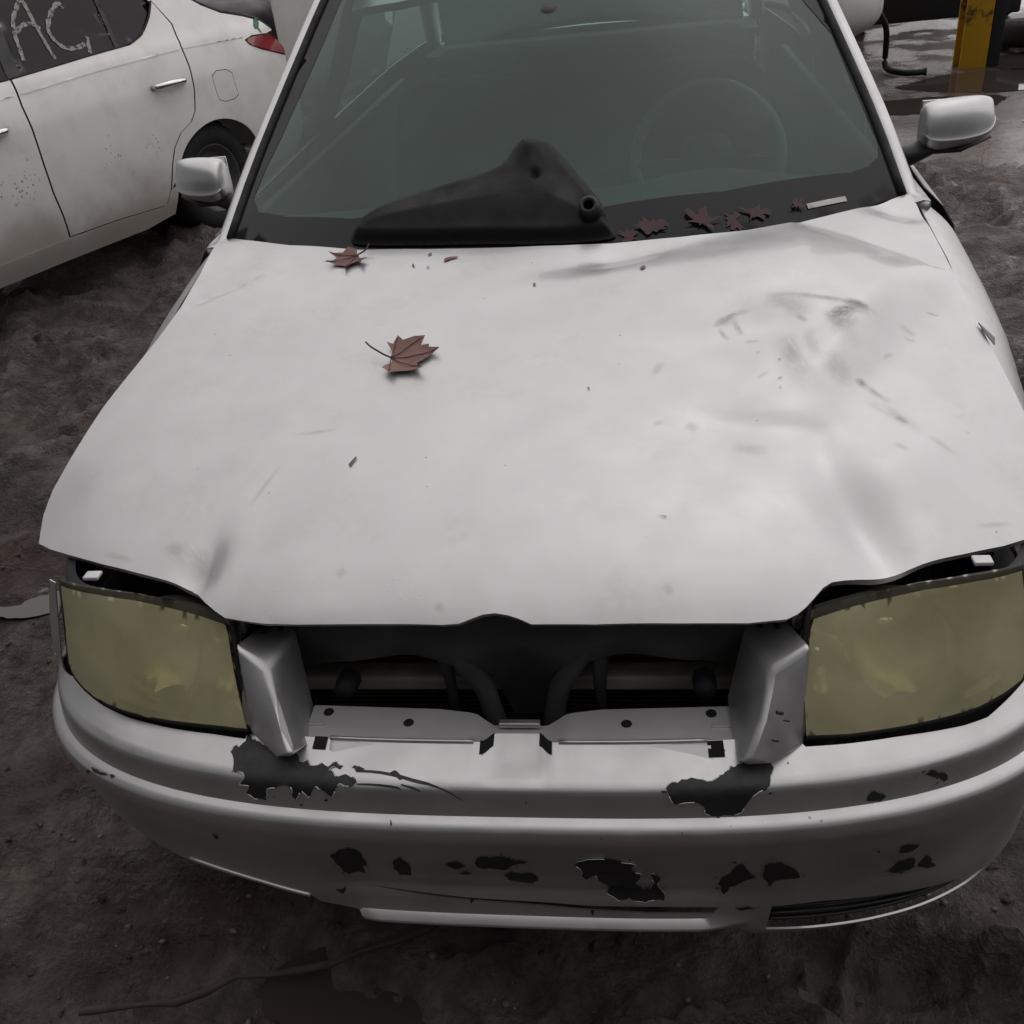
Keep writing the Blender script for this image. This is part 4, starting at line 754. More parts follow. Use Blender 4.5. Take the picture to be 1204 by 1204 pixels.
# roof
def roofz(x, y): return x, y, 1.435 - .06 * (np.abs(x) / .56) ** 2.4 - .10 * (np.maximum(2.35 - y, 0) / .5) ** 2 - .055 * (np.maximum(y - 2.5, 0) / .6) ** 2
patch('roof', [(-.535, 1.925), (-.40, 1.885), (0, 1.85), (.40, 1.885), (.535, 1.925), (.575, 2.3), (.575, 2.9), (.54, 3.08), (0, 3.12), (-.54, 3.08), (-.575, 2.9), (-.575, 2.3)], roofz, .05, 'silver_paint', CAR, thick=.02)
rw = lambda u, v: (u, v, 1.385 - .60 * (v - 3.10) - .05 * (u / .6) ** 2)
patch('rear_window', [(-.53, 3.10), (.53, 3.10), (.63, 3.72), (-.63, 3.72)], rw, .06, 'side_glass', CAR)
patch('boot_lid', [(-.66, 3.72), (.66, 3.72), (.62, 4.28), (-.62, 4.28)], lambda u, v: (u, v, 1.01 - .03 * (u / .66) ** 2 - .05 * (np.maximum(v - 4.1, 0) / .2) ** 2), .05, 'silver_paint', CAR, thick=.02)
box('rear_panel', (-.74, 4.26, .25), (.74, 4.34, .97), 'silver_paint', CAR, bevel=.04)
for sg in (-1, 1):
    bd = lambda u, v, sg=sg: body(u, v, sg)
    def door(name, poly, **k): return patch(name, poly, bd, .04, 'silver_paint', CAR, thick=.002, flip=sg < 0, **k)
    d1 = door('front_door', [(1.30, .24), (2.33, .24), (2.33, .95), (1.30, .935)]); d2 = door('rear_door', [(2.345, .24), (3.03, .24), (3.10, .45), (3.24, .62), (3.30, .78), (3.30, .97), (2.345, .955)])
    AR = [(3.44 + .35 * math.cos(t), .29 + .35 * math.sin(t)) for t in np.linspace(0, math.pi, 20)]
    door('quarter_panel', [(3.315, .97), (3.315, .78), (3.255, .66)][:2] + [(3.30, .655)] + [p for p in AR[::-1] if p[0] > 3.30] + [(3.80, .24), (4.30, .30), (4.30, .98), (3.75, .985)])
    patch('side_window', [(1.44, .955), (2.30, .965), (2.30, 1.33), (2.02, 1.345)], bd, .05, 'side_glass', d1); patch('side_window', [(2.37, .965), (3.18, .985), (3.10, 1.15), (2.98, 1.32), (2.37, 1.335)], bd, .05, 'side_glass', d2)
    tube('b_pillar', [tuple(float(c) for c in body(2.335, z, sg)) for z in (.93, 1.1, 1.25, 1.37)], .03, 'black_plastic', CAR, n=8)
    tube('roof_rail', [(sg * .548, 1.97, 1.375), (sg * .575, 2.3, 1.385), (sg * .58, 2.8, 1.38), (sg * .57, 3.05, 1.35), (sg * .62, 3.4, 1.19), (sg * .68, 3.75, 1.0)], .035, 'silver_paint', CAR, n=10)
    tube('door_handle', [tuple(np.array([float(c) for c in body(2.12, .78, sg)]) + [sg * .02, 0, 0]), tuple(np.array([float(c) for c in body(2.26, .785, sg)]) + [sg * .02, 0, 0])], .012, 'silver_paint', d1, n=8)
    box('inner_door_card', (sg * .74 - .012, 1.3, .28), (sg * .74 + .012, 3.3, .93), 'dash_plastic', CAR)
# door mirrors
for sg in (-1, 1):
    X0, X1 = (.800, .942) if sg < 0 else (.803, .968)
    dz = 0.0; R = []
    sec = lambda x, y0, y1, z0, z1: [(sg * x, y0 + .018, z0), (sg * x, y0 - .006, z0 + .022), (sg * x, y0, z1 - .028), (sg * x, y0 + .028, z1), (sg * x, y1 - .01, z1 - .002), (sg * x, y1, z1 - .02), (sg * x, y1, z0 + .01), (sg * x, y1 - .012, z0)]
    for t, ya, za, zb in ((0, .030, .014, .024), (.04, .010, .004, .006), (.2, .002, .0, .0), (.55, .0, .004, .0), (.85, .010, .012, .004), (.96, .028, .024, .016), (1, .048, .042, .034)):
        x = X0 + (X1 - X0) * t; y0 = 1.445 + ya + .035 * t; y1 = 1.535 + .02 * t - ya * .2; z0 = .958 + za; z1 = 1.064 - zb + .004 * t; zc = z0 + .034 * (1 - .4 * t)
        R.append([(sg * x, y0 + .030, z0), (sg * x, y0 + .006, z0 + .010), (sg * x, y0 - .006, zc - .004), (sg * x, y0 - .008, zc), (sg * x, y0 - .003, zc + .003), (sg * x, y0, z1 - .028), (sg * x, y0 + .028, z1), (sg * x, y1 - .01, z1 - .002), (sg * x, y1, z1 - .02), (sg * x, y1, z0 + .01), (sg * x, y1 - .012, z0)])
    mi = rings('door_mirror', R, 'silver_paint', CAR, sub=2)
    tube('mirror_underside', [(sg * (X0 + .01), 1.50, .962), (sg * ((X0 + X1) / 2), 1.51, .961), (sg * (X1 - .012), 1.535, .974)], [.030, .034, .020], 'black_plastic', mi, n=12, flat=.32)
    tube('mirror_arm', [(sg * .745, 1.49, .945), (sg * .785, 1.49, .955), (sg * .83, 1.49, .972)], [.036, .032, .026], 'black_plastic', mi, n=12, flat=.7)
    box('mirror_pane', (min(sg * (X0 + .012), sg * (X1 - .02)), 1.5455, .992), (max(sg * (X0 + .012), sg * (X1 - .02)), 1.553, 1.055), 'mirror_glass', mi, bevel=.002)
# cabin
dsh = [(-.70, 1.24), (.70, 1.24), (.71, 1.45), (.68, 1.62), (-.68, 1.62), (-.71, 1.45)]
patch('dashboard', [(-.66, 1.25), (-.35, 1.13), (0, 1.09), (.35, 1.13), (.66, 1.25), (.71, 1.5), (.69, 1.68), (-.69, 1.68), (-.71, 1.5)], lambda u, v: (u, v, .925 - .02 * np.abs(u) + .035 * np.exp(-((u - .36) / .17) ** 2) * sstep(1.3, 1.5, v) - .22 * (np.maximum(v - 1.5, 0) / .18) ** 2), .04, 'dash_plastic', CAR, thick=.03)
wc = np.array([.365, 1.80, .90]); wa = np.array([0, .42, .907]); wa = wa / np.linalg.norm(wa); wu = np.array([0, .907, -.42]) * 1.0; ww = np.array([1., 0, 0])
nrm_ = np.array([0, -.90, .44]); e1 = np.array([1., 0, 0]); e2 = np.cross(nrm_, e1); e2 /= np.linalg.norm(e2)
sw = tube('steering_wheel', [wc + .185 * (math.cos(t) * e1 + math.sin(t) * e2) for t in np.linspace(0, 2 * math.pi, 40, endpoint=False)], .016, 'wheel_rim_plastic', CAR, n=10, closed=True)
tube('hub', [wc - nrm_ * .01, wc + nrm_ * .05], [.075, .06], 'black_plastic', sw, n=20)
for t in (0, math.pi, -math.pi / 2): tube('spoke', [wc + .05 * (math.cos(t) * e1 + math.sin(t) * e2), wc + .185 * (math.cos(t) * e1 + math.sin(t) * e2)], .018, 'black_plastic', sw, n=8, flat=.4)
def seat(x, y, back=True):
    s_ = rings('seat', [[(x + a * .24 * k, y + b, .36 + c + h) for a, c in ((-1, 0), (-1.05, .1), (-.6, .14), (.6, .14), (1.05, .1), (1, 0))] for b, k, h in ((0, .9, .02), (.08, 1, .03), (.4, 1, 0), (.5, .95, 0))], 'seat_cloth', CAR, sub=2)
    rings('backrest', [[(x + a * .24 * k, y + .44 + c + z * .28, .45 + z) for a, c in ((-1, 0), (-1.0, -.05), (-.6, -.07), (.6, -.07), (1, -.05), (1, 0), (.5, .06), (-.5, .06))] for z, k in ((0, .9), (.1, 1), (.4, 1), (.55, .9), (.60, .7))], 'seat_cloth', s_, sub=2)
    0 and rings('headrest', [[(x + a * .13 * k, y + .62 + c, 1.08 + z) for a, c in ((-1, 0), (-1, -.05), (1, -.05), (1, 0), (.8, .05), (-.8, .05))] for z, k in ((0, .8), (.03, 1), (.13, 1), (.17, .8))], 'seat_cloth', s_, sub=2)
seat(-.36, 1.86); seat(.36, 1.86)
box('rear_bench', (-.62, 2.85, .35), (.62, 3.25, .52), 'seat_cloth', CAR, bevel=.05); box('rear_backrest', (-.62, 3.2, .45), (.62, 3.38, 1.0), 'seat_cloth', CAR, bevel=.06, taper=lambda x, y, z: (x, y + (z - .45) * .25, z))
box('cabin_floor', (-.72, 1.2, .28), (.72, 3.4, .31), 'dash_plastic', CAR); box('parcel_shelf', (-.66, 3.40, .96), (.66, 3.74, .985), 'dash_plastic', CAR)
box('roof_lining', (-.50, 2.05, 1.365), (.50, 3.0, 1.375), 'dash_plastic', CAR)
# cowl trough behind the hood
patch('cowl_trough', [(-.70, 1.20), (-.4, 1.03), (0, .96), (.4, 1.03), (.70, 1.20), (.69, 1.29), (.4, 1.15), (0, 1.08), (-.4, 1.15), (-.69, 1.29)], lambda u, v: (u, v, .905 + 0 * u), .05, 'dark_void', CAR)
# ---------------------------------------------------------------- loose black cowl piece leaning on the screen
CWL = smooth(D['cowl'], 3)
def cowlf(u, v):
    z = wind(u, v); d = edist(np.stack([u, v], -1), CWL)
    bl = .006 + .020 * sstep(0, .022, d) + .014 * sstep(.01, .09, d) + .030 * sstep(1.16, 1.27, v) * sstep(0, .05, d)
    bl = bl - .012 * _g(u, v, -.015, 1.165, .009, .009)
    return u, v - bl * .53, z + bl * .85
cp = patch('cowl_panel', smooth(CWL, 1), cowlf, .004, 'matt_black', thick=.004)
CPo = recenter(cp)
tag(CPo, 'torn loose black plastic cowl panel propped against the windscreen base', 'cowl panel')
p = np.array([float(c) for c in cowlf(np.array([.098]), np.array([1.075]))[0:1][0]] + [0, 0]) if False else None
q = [float(c[0]) for c in cowlf(np.array([.095]), np.array([1.085]))]
bo = lathe('boss', [(.0095, -.03), (.0095, .030), (.013, .034), (.019, .030), (.023, .0), (.030, -.03)], np.array(q), (-.05, -.75, .66), 'black_plastic', None, n=24)
bo.parent = CPo; bo.matrix_parent_inverse = Matrix.Translation(-CPo.location)
bi = lathe('boss_hole', [(.0005, .0), (.0095, .0)], np.array(q), (-.05, -.75, .66), 'dark_void', None, n=20); bi.parent = CPo; bi.matrix_parent_inverse = Matrix.Translation(-CPo.location)
# ---------------------------------------------------------------- leaves and crumbs on the car
def leaf(name, poly, stem, fn, m, label, cat, curl=.011, veins=(), group=None):
    c = np.mean(poly, 0); R_ = max(np.hypot(*(np.array(p) - c)) for p in poly)
    def f(u, v):
        z = fn(u, v); r = np.hypot(u - c[0], v - c[1]) / R_
        return u, v, z + .0025 + curl * r ** 2 + .0025 * np.sin((u - c[0]) * 110 + 40 * (v - c[1])) * r
    o = tag(recenter(patch(name, poly, f, .006, m, None, bstep=.02)), label, cat, group)
    for k, path in enumerate([stem] + list(veins)):
        P = smooth(path, 1, False); pts = []
        for i, (a, b) in enumerate(P):
            z = float(f(np.array(a), np.array(b))[2]); pts.append((a, b, z + (.0012 if k else .001 + .004 * i / len(P))))
        t = tube('stalk' if k == 0 else 'vein', pts, (.0016 if k == 0 else .0007), 'leaf_vein', None, n=6); t.parent = o; t.matrix_parent_inverse = Matrix.Translation(-o.location)
    return o
b0 = D['leafAm'][0]
tips = [D['leafA'][i] for i in (7, 4, 16, 19)]
leaf('maple_leaf', D['leafA'], D['leafAs'], hood, 'dead_leaf', 'brown lobed dead leaf with stalk lying alone in the open part of the hood', 'leaf', veins=[D['leafAm']] + [[b0, tuple(np.array(b0) * .1 + np.array(t) * .9)] for t in tips])
b1 = D['leafBs'][0]
leaf('maple_leaf', D['leafB'], D['leafBs'], hood, 'dead_leaf', 'brown lobed dead leaf at the rear edge of the hood by the black panel', 'leaf', veins=[[b1, tuple(np.array(b1) * .1 + np.array(D['leafB'][i]) * .9)] for i in (0, 3, 16, 13)])
FRL = ['largest brown leaf crumb on the hood, right of the edge leaf', 'thin brown crumb between the edge leaf and the largest crumb', 'tiny pointed crumb just right of the edge leaf', 'tiny flat crumb below the thin crumb near the hood rear edge', 'small dark crumb in front of the loose black panel', 'brown crumb on the hood below the red leaves', 'tiny dark speck of leaf in the middle of the hood', 'short dark sliver on the hood below the big leaf', 'tiny dark sliver near the front of the hood']
for i, fr in enumerate(D['frag']):
    tag(recenter(patch('leaf_crumb', fr, lambda u, v: (u, v, hood(u, v) + .0022), .004, 'dead_leaf', None, bstep=.01)), FRL[i], 'leaf crumb', 'leaf crumbs scattered on the hood')
# red leaves caught along the foot of the windscreen
base = (np.array(D['leafA']) - np.mean(D['leafA'], 0))
RL = [(.165, 1.052, .62, .4, .55, 'nearest the black cowl panel'), (.215, 1.068, .8, 2.0, .7, 'second along from the black cowl panel'), (.31, 1.088, .85, 1.2, .6, 'largest of the row'), (.37, 1.098, .55, 3.3, .8, 'in the middle of the row'), (.415, 1.118, .75, 5.2, .55, 'second from the paper strip'), (.50, 1.150, .42, 1.9, .8, 'next to the white paper strip')]
for i, (cx, cy, sc_, an, sq, wh) in enumerate(RL):
    ca, sa = math.cos(an), math.sin(an); rr = 1 + .6 * RNG.standard_normal(len(base)).clip(-1, 1) * .6; sc_ *= .72; P = [(cx + sc_ * r_ * (a * ca - b * sa) * .9, cy + sc_ * r_ * (a * sa + b * ca) * sq) for (a, b), r_ in zip(base, rr)]
    pm = np.mean(P, 0)
    tag(recenter(patch('fallen_leaf', P, lambda u, v, i=i: (u, v, wind(u, v) + .004 + .003 * (i % 3) + .35 * np.abs(u - pm[0]) ** 1.4), .01, 'red_leaf', None, bstep=.02)), 'dark red leaf caught at the windscreen foot, ' + wh, 'leaf', 'red leaves at the windscreen foot')
w0 = [(.555, 1.170), (.655, 1.222)]
tag(recenter(patch('paper_strip', [(.520, 1.150), (.600, 1.186), (.597, 1.196), (.517, 1.160)], lambda u, v: (u, v, wind(u, v) + .004), .01, 'paper')), 'small white paper strip at the lower corner of the windscreen', 'paper strip')
# ---------------------------------------------------------------- white sedan on the left
def sp3(u, z, off=0.): return tuple(float(c) for c in sedan(np.array(float(u)), np.array(float(z)), off))
WC = root('white_sedan', (float(S_O[0] + S_D[0] * .3 - S_N[0] * .8), float(S_O[1] + S_D[1] * .3 - S_N[1] * .8), 0), 'dirty white sedan with letters AC chalked on its dark rear window', 'car')
W1 = 1.62                                                # body width
def far(u, z, off=0.):
    x, y, zz = sedan(u, z, 0.); o = (x - S_O[0]) * S_N[0] + (y - S_O[1]) * S_N[1]; k = -W1 - 2 * o
    return x + S_N[0] * k, y + S_N[1] * k, zz
gF = [(.440, 1.02)] + D['se_gapF'][2:]; g = .0048
# panels (u towards the tail)
fd = [(-.62, .30), (-.60, .95), (-.45, 1.0)] + [(a, b) for a, b in ((.43, 1.012),)] + [(a - g, b) for a, b in gF[1:]] + [(.425, .285)]
patch('front_door', fd, sedan, .03, 'white_paint', WC, thick=.002, bstep=.02)
rdr = [(1.545, 1.20), (1.517, 1.085), (1.482, .975), (1.478, .875), (1.460, .773), (1.421, .67), (1.373, .625), (1.28, .588), (1.211, .527), (1.166, .445), (1.124, .333), (1.079, .265)]
belt = [(.44, 1.012), (.719, 1.022), (.965, 1.032), (1.178, 1.036), (1.289, 1.065), (1.40, 1.133), (1.470, 1.20)]
rdoor = [(1.034, .268), (.737, .290), (.430 + g, .300)] + [(a + g, b) for a, b in gF[1:][::-1]] + [(.44, 1.012)] + belt[1:] + [(a - g, b) for a, b in rdr[1:]]
patch('rear_door', rdoor, sedan, .022, 'white_paint', WC, thick=.002, bstep=.012)
arc = smooth([(1.184, .378), (1.253, .485), (1.331, .545), (1.439, .588), (1.559, .600), (1.673, .578), (1.778, .522), (1.835, .45), (1.87, .36), (1.88, .24)], 2, False)
sh = [(1.60, 1.30), (1.70, 1.20), (1.781, 1.14), (1.895, 1.085), (2.06, 1.045), (2.20, 1.0), (2.285, .945)]
q = [(a + g, b) for a, b in rdr[1:-1]] + arc[1:] + [(2.28, .27), (2.36, .40), (2.36, .79), (2.273, .813), (2.087, .866), (1.991, .906), (1.965, .936), (2.051, .948), (2.213, .935), (2.285, .94)] + sh[::-1] + [(1.53, 1.36), (1.50, 1.30), (1.475, 1.20), (1.49, 1.16)][:3]
q = [p for p in q]
fu = smooth(D['se_fuel'], 1)
qp = patch('quarter_panel', q, sedan, .022, 'white_paint', WC, thick=.002, bstep=.012, holes=[fu])
cf = np.mean(fu, 0); patch('fuel_flap', [tuple(cf + (np.array(p) - cf) * .955) for p in fu], sedan, .02, 'white_paint', qp, thick=.002)
patch('tail_lamp', smooth([(1.975, .935), (2.051, .943), (2.213, .929), (2.29, .893), (2.355, .84), (2.36, .797), (2.273, .820), (2.087, .872), (1.995, .909)], 1), lambda u, v: sedan(u, v, .006), .02, 'taillight_red', qp, thick=.006, bstep=.012)
patch('sill', [(-.7, .20), (.416, .188), (.932, .178), (1.133, .20), (1.18, .35), (1.119, .329), (1.075, .264), (1.034, .263), (.737, .285), (.43, .295), (-.7, .298)], lambda u, v: sedan(u, v, .004), .02, 'white_paint', WC, thick=.002, bstep=.012)
patch('rear_bumper', [(1.885, .25), (2.28, .25), (2.42, .38), (2.42, .62), (2.36, .60), (1.90, .40)], lambda u, v: sedan(u, v, .003), .03, 'white_paint', WC)
# glass and its frames
g1 = [(.50, 1.018), (.719, 1.026), (.965, 1.036), (1.088, 1.038), (1.136, 1.25), (1.16, 1.37), (.60, 1.38)]
rg = patch('rear_window', g1, lambda u, v: sedan(u, v, -.012), .04, 'tinted_glass', WC)
patch('quarter_window', [(1.112, 1.038), (1.178, 1.042), (1.285, 1.070), (1.395, 1.137), (1.44, 1.20), (1.36, 1.30), (1.18, 1.36), (1.16, 1.25)], lambda u, v: sedan(u, v, -.012), .03, 'tinted_glass', WC)
patch('window_divider', [(1.088, 1.038), (1.112, 1.038), (1.160, 1.25), (1.18, 1.37), (1.16, 1.37), (1.136, 1.25)], lambda u, v: sedan(u, v, -.006), .03, 'black_plastic', WC)
patch('pillar_trim', [(.43, 1.012), (.50, 1.018), (.60, 1.38), (.50, 1.38), (.455, 1.10)], lambda u, v: sedan(u, v, -.006), .03, 'black_plastic', WC)
patch('front_window', [(-.45, 1.0), (.43, 1.012), (.455, 1.10), (.50, 1.38), (0, 1.38)], lambda u, v: sedan(u, v, -.012), .04, 'tinted_glass', WC)
tube('window_seal', [sp3(a, b + .003, -.002) for a, b in smooth([(-.45, 1.0)] + belt, 1, False)], .006, 'black_rubber', WC, n=6)
patch('body_crease', [(-.6, .944), (.4, .949), (.4, .955), (-.6, .950)], lambda u, v: sedan(u, v, .003), .03, 'white_paint', WC); patch('body_crease', [(.44, .949), (.9, .964), (1.47, .969), (1.47, .976), (.9, .971), (.44, .956)], lambda u, v: sedan(u, v, .004), .03, 'white_paint', WC)
patch('body_crease', [(1.49, .969), (1.96, .949), (1.96, .956), (1.49, .976)], lambda u, v: sedan(u, v, .003), .03, 'white_paint', WC)
for a0, a1, z0, z1 in ((1.178, 1.406, .835, .830), (.09, .287, .828, .833)):
    h = tube('door_handle', [sp3(a0, z0, .004), sp3(a0 + .012, z0, .026), sp3((a0 + a1) / 2, (z0 + z1) / 2 + .004, .036), sp3(a1 - .03, z1, .030), sp3(a1, z1, .004)], [.012, .015, .016, .017, .016], 'chrome', WC, n=12, flat=.9)
    c = np.array([(a0 + a1) / 2 + .015, (z0 + z1) / 2 + .002]); patch('handle_recess', [(c[0] + .055 * math.cos(t), c[1] + .045 * math.sin(t)) for t in np.linspace(0, 6.283, 20, endpoint=False)], lambda u, v, c=c: sedan(u, v, .0012), .02, 'white_paint', h)
# chalked letters
for nm, strokes in (('letter_a', D['se_A']), ('letter_c', D['se_C'])):
    V = []; F = []
    for stc in strokes:
        P = smooth(stc, 2, False); w = .009
        for i, (a, b) in enumerate(P):
            a2, b2 = P[min(i + 1, len(P) - 1)]; a1, b1 = P[max(i - 1, 0)]; t = np.array([a2 - a1, b2 - b1]); t /= np.linalg.norm(t) + 1e-9
            ww_ = w * (1 + .35 * math.sin(i * 1.9) * random.random())
            for sgn in (-1, 1): V.append(sp3(a - sgn * t[1] * ww_, b + sgn * t[0] * ww_, -.008 + .0005 * len(F) * .01))
        n0 = len(V) - 2 * len(P); F += [(n0 + 2 * i, n0 + 2 * i + 1, n0 + 2 * i + 3, n0 + 2 * i + 2) for i in range(len(P) - 1)]
    o = mk(nm, V, F, 'marker_white', rg)
    o['label'] = 'hand-chalked white letter ' + nm[-1].upper()
patch('green_mark', D['se_green'], lambda u, v: sedan(u, v, .002), .02, 'green_paint', qp); patch('green_mark', [(2.125, .975), (2.15, .972), (2.158, .945), (2.148, .945)], lambda u, v: sedan(u, v, .002), .02, 'green_paint', qp)
# shell behind the panels, wheels, far side, roof, tail
patch('inner_shell', [(-.65, .22), (1.10, .22), (1.20, .50), (1.35, .62), (1.75, .62), (1.90, .40), (1.90, .25), (2.30, .30), (2.33, .90), (2.0, 1.03), (1.70, 1.15), (1.48, 1.16), (1.3, 1.03), (-.6, .99)], lambda u, v: sedan(u, v, -.016), .05, 'black_plastic', WC)
patch('far_side', [(-2.2, .25), (2.35, .25), (2.36, .95), (1.75, 1.12), (1.3, 1.42), (-.3, 1.42), (-1.1, 1.0), (-2.1, .85)], far, .08, 'white_paint', WC)
patch('front_wing', [(-2.2, .30), (-1.66, .30)] + [(-1.29 - .35 * math.cos(t), .30 + .35 * math.sin(t)) for t in np.linspace(.1, 3.04, 16)] + [(-.92, .28), (-.63, .30), (-.61, .95), (-1.1, 1.0), (-2.15, .82)], sedan, .05, 'white_paint', WC)
def across(L, name, m, n=12):
    V = []
    for u, z in L:
        a = np.array(sp3(u, z)); b = np.array([float(c) for c in far(np.array(float(u)), np.array(float(z)))])
        for k in range(n + 1): t = k / n; p = a * (1 - t) + b * t; V.append((p[0], p[1], p[2] + .04 * math.sin(math.pi * t)))
    F = [(i * (n + 1) + k, i * (n + 1) + k + 1, (i + 1) * (n + 1) + k + 1, (i + 1) * (n + 1) + k) for i in range(len(L) - 1) for k in range(n)]
    return mk(name, V, F, m, WC)
across([(-.30, 1.40), (0, 1.44), (.6, 1.455), (1.1, 1.44), (1.3, 1.41)], 'roof', 'white_paint'); across([(-1.1, 1.0), (-.65, 1.23), (-.30, 1.40)], 'windscreen', 'tinted_glass'); across([(-2.2, .80), (-1.8, .93), (-1.1, 1.0)], 'bonnet', 'white_paint'); across([(1.3, 1.41), (1.60, 1.28), (1.79, 1.13)], 'back_window', 'tinted_glass')
across([(1.79, 1.13), (1.93, 1.06), (2.1, 1.025), (2.26, .965)], 'boot_opening', 'dark_void'); across([(2.285, .945), (2.36, .80), (2.40, .62), (2.42, .38), (2.30, .25)], 'tail_panel', 'white_paint')
patch('roof_side', [(-.30, 1.39), (.50, 1.385), (1.18, 1.375), (1.36, 1.305), (1.455, 1.205), (1.475, 1.20), (1.50, 1.30), (1.30, 1.41), (1.1, 1.44), (.6, 1.455), (0, 1.44)], sedan, .03, 'white_paint', WC)
tube('boot_seal', [sp3(a, b + .004, -.02) for a, b in sh[1:]], .018, 'black_rubber', WC, n=8)
for u in (1.52, -1.29):
    for fnx, sg in ((sedan, 1), (far, -1)):
        c = np.array([float(k) for k in fnx(np.array(u), np.array(.35))]) - np.array([S_N[0], S_N[1], 0]) * .13 * sg; wheel((c[0], c[1], .285), (S_N[0] * sg, S_N[1] * sg, 0), WC, r=.30, w=.19)
    a = np.array(sp3(u, .3, -.05)); patch('arch_liner', [(u + .42 * math.cos(t), .30 + .36 * math.sin(t)) for t in np.linspace(0, 6.283, 30, endpoint=False)], lambda p, r: sedan(p, np.minimum(r, .55), -.27), .08, 'dark_void', WC)
# ---------------------------------------------------------------- white car parked crosswise behind
BX = root('parked_car', (-.2, 7.6, 0), 'pale dirty car parked crosswise behind the silver sedan, its rounded bumper showing', 'car')
def xs(x, y0, y1, z0, z1, r):
    return [(x, y0 + r, z0), (x, y0, z0 + r), (x, y0, z1 - r), (x, y0 + r * 1.4, z1), (x, y1 - r * 1.4, z1), (x, y1, z1 - r), (x, y1, z0 + r), (x, y1 - r, z0)]
rings('body_shell', [xs(-2.44, 6.86, 8.5, .30, 1.30, .03), xs(-2.42, 6.84, 8.52, .28, 1.32, .03), xs(-2.40, 6.83, 8.55, .27, 1.32, .04), xs(-2.0, 6.83, 8.55, .25, 1.20, .12), xs(-1, 6.82, 8.58, .22, 1.02, .12), xs(.6, 6.82, 8.58, .22, 1.0, .12), xs(1.35, 6.84, 8.56, .26, .94, .14), xs(1.72, 6.92, 8.48, .30, .86, .15), xs(1.90, 7.06, 8.34, .38, .78, .12), xs(1.95, 7.22, 8.2, .46, .70, .08)], 'white_paint', BX, sub=2)
rings('cabin', [[(-2.1, 7.0, .98), (-2.1, 8.4, .98), (-1.7, 8.2, 1.42), (-1.7, 7.2, 1.42)], [(1.0, 7.0, .98), (1.0, 8.4, .98), (.2, 8.2, 1.42), (.2, 7.2, 1.42)]], 'tinted_glass', BX, bevel=.04)
box('roof', (-1.72, 7.18, 1.40), (.22, 8.22, 1.45), 'white_paint', BX, bevel=.03)
for x in (-.6, 1.05):
    for y, s_ in ((6.93, -1), (8.47, 1)): wheel((x, y, .29), (0, s_, 0), BX, w=.2)
for x in (-.6, 1.05): tube('arch_trim', [(x + .36 * math.cos(t), 6.835, .30 + .36 * math.sin(t)) for t in np.linspace(0, math.pi, 14)], .02, 'black_plastic', BX, n=6)
ho = smooth([(1.90, 7.20, .50), (2.02, 7.42, .36), (2.07, 7.62, .16), (2.07, 7.62, .05), (2.10, 7.44, .045), (2.2, 7.33, .045), (2.31, 7.32, .05)], 2, False)
tag(recenter(tube('hose', ho, [.022] * (len(ho) - 2) + [.03, .03], 'black_rubber', n=10)), 'black rubber hose hanging to the wet floor beside the yellow post', 'hose')
# ---------------------------------------------------------------- yellow post and dark truck
PO = root('steel_post', (2.70, 7.55, 0), 'yellow painted steel post standing on wet concrete', 'post')
def hb(name, lo, hi, m, par): return box(name, lo, hi, m, par, bevel=.004)
hb('front_flange', (2.595, 7.50, .01), (2.785, 7.53, 4.2), 'yellow_paint', PO); hb('web', (2.68, 7.53, .01), (2.70, 7.68, 4.2), 'yellow_paint', PO); hb('rear_flange', (2.595, 7.68, .01), (2.785, 7.705, 4.2), 'yellow_paint', PO)
hb('dark_side_strip', (2.79, 7.50, .012), (2.875, 7.70, 4.2), 'steel_dark', PO)  # dark strip along the right side of the post
TR = root('dark_vehicle', (2.9, 10.2, 0), 'dark vehicle tail with a step bumper beyond the yellow post', 'vehicle')
rings('tail_body', [xs(2.0, 9.55, 12.5, .35, 1.3, .06), xs(2.15, 9.5, 12.5, .28, 1.35, .06), xs(3.6, 9.5, 12.5, .28, 1.35, .06), xs(3.75, 9.55, 12.5, .35, 1.3, .06)], 'dark_body', TR, bevel=.01)
box('step_bumper', (2.12, 9.30, .36), (3.30, 9.52, .46), 'grey_inner', TR, bevel=.02); box('skirt', (2.2, 9.40, .10), (3.6, 9.50, .34), 'black_plastic', TR, bevel=.02)
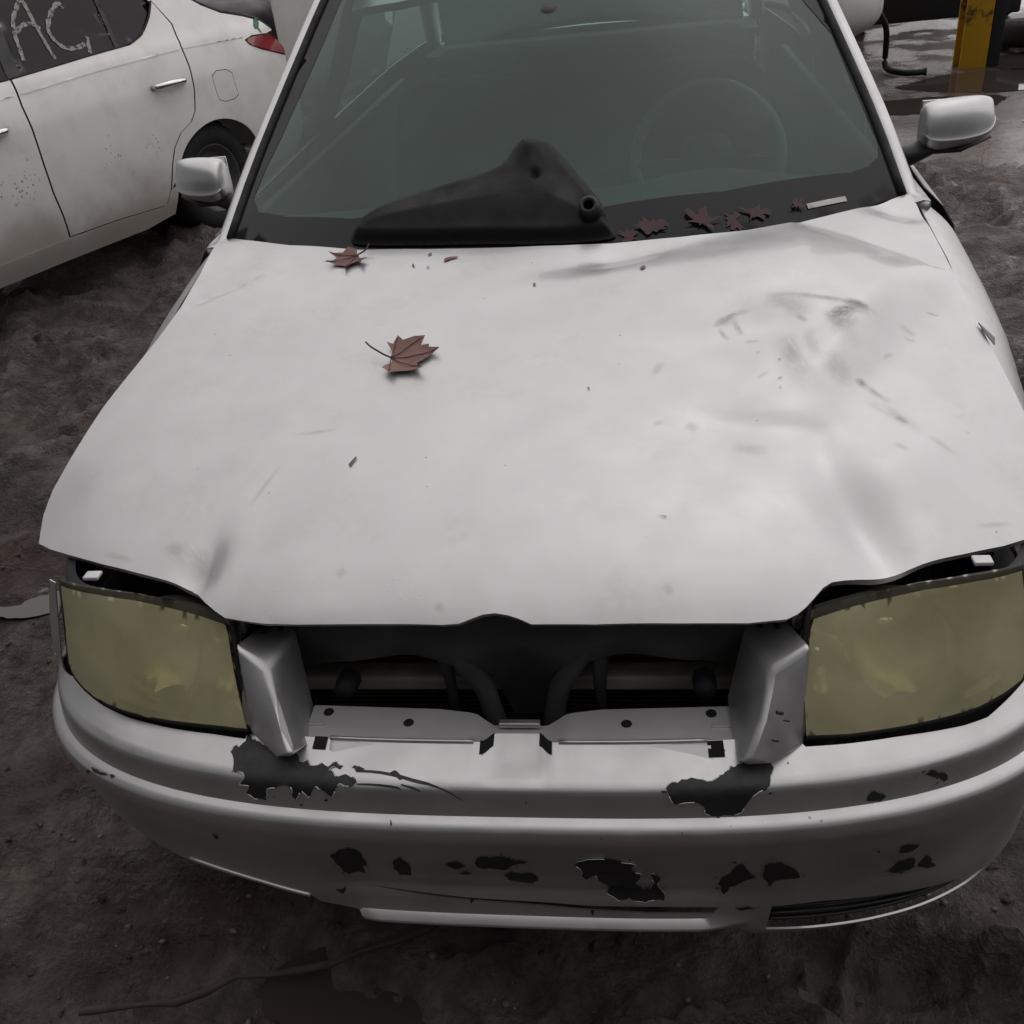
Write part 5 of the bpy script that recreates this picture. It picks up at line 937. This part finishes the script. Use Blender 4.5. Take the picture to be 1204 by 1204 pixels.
for x in (2.25, 3.55): wheel((x, 9.95, .33), (1 if x > 3 else -1, 0, 0), TR, r=.34, w=.24)
for i, (x, y) in enumerate(((3.35, 8.15), (3.62, 8.3))):
    w_ = lathe('tyre', [(.19, .07), (.24, .10), (.30, .09), (.33, .05), (.33, -.05), (.30, -.09), (.24, -.10), (.19, -.07)], (x, y, .12 + .0 * i), (.05, .1, 1), 'black_rubber', n=40)
    tag(recenter(w_), ['worn black tyre lying right of the yellow post', 'black tyre lying at the far right edge behind the other tyre'][i], 'tyre', 'tyres lying beyond the post')
# dark car behind the white sedan's tail
DC = root('dark_car', (-3.6, 7.6, 0), 'dark car body showing behind the white sedan tail lamp', 'car')
rings('body_shell', [xs(-5.6, 7.1, 8.6, .35, .9, .10), xs(-5.2, 6.95, 8.7, .28, 1.0, .12), xs(-3.4, 6.92, 8.72, .25, 1.06, .14), xs(-2.75, 6.95, 8.7, .28, 1.02, .14), xs(-2.52, 7.05, 8.6, .36, .92, .10)], 'dark_body', DC, sub=2)
rings('cabin', [[(-5.0, 7.1, 1.0), (-5.0, 8.5, 1.0), (-4.6, 8.3, 1.42), (-4.6, 7.3, 1.42)], [(-3.2, 7.1, 1.0), (-3.2, 8.5, 1.0), (-3.7, 8.3, 1.42), (-3.7, 7.3, 1.42)]], 'tinted_glass', DC, bevel=.04)
for x in (-4.9, -3.1): wheel((x, 7.02, .29), (0, -1, 0), DC, w=.2)
# ---------------------------------------------------------------- added, unseen wall at the viewer's back to shade everything that faces it
YW = root('shade_wall', (0, -3.0, 0), 'added unseen corrugated wall behind the viewpoint, darkening the bumper front', 'wall')
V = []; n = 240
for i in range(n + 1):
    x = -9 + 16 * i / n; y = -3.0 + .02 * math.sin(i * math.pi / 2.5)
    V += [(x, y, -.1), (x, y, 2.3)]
mk('shade_wall_sheet', V, [(2 * i, 2 * i + 2, 2 * i + 3, 2 * i + 1) for i in range(n)], 'steel_dark', YW, thick=.002)
for x in (-8, -5, -2, 1, 4, 7): box('shade_wall_post', (x - .04, -3.16, -.1), (x + .04, -3.04, 2.3), 'steel_dark', YW)
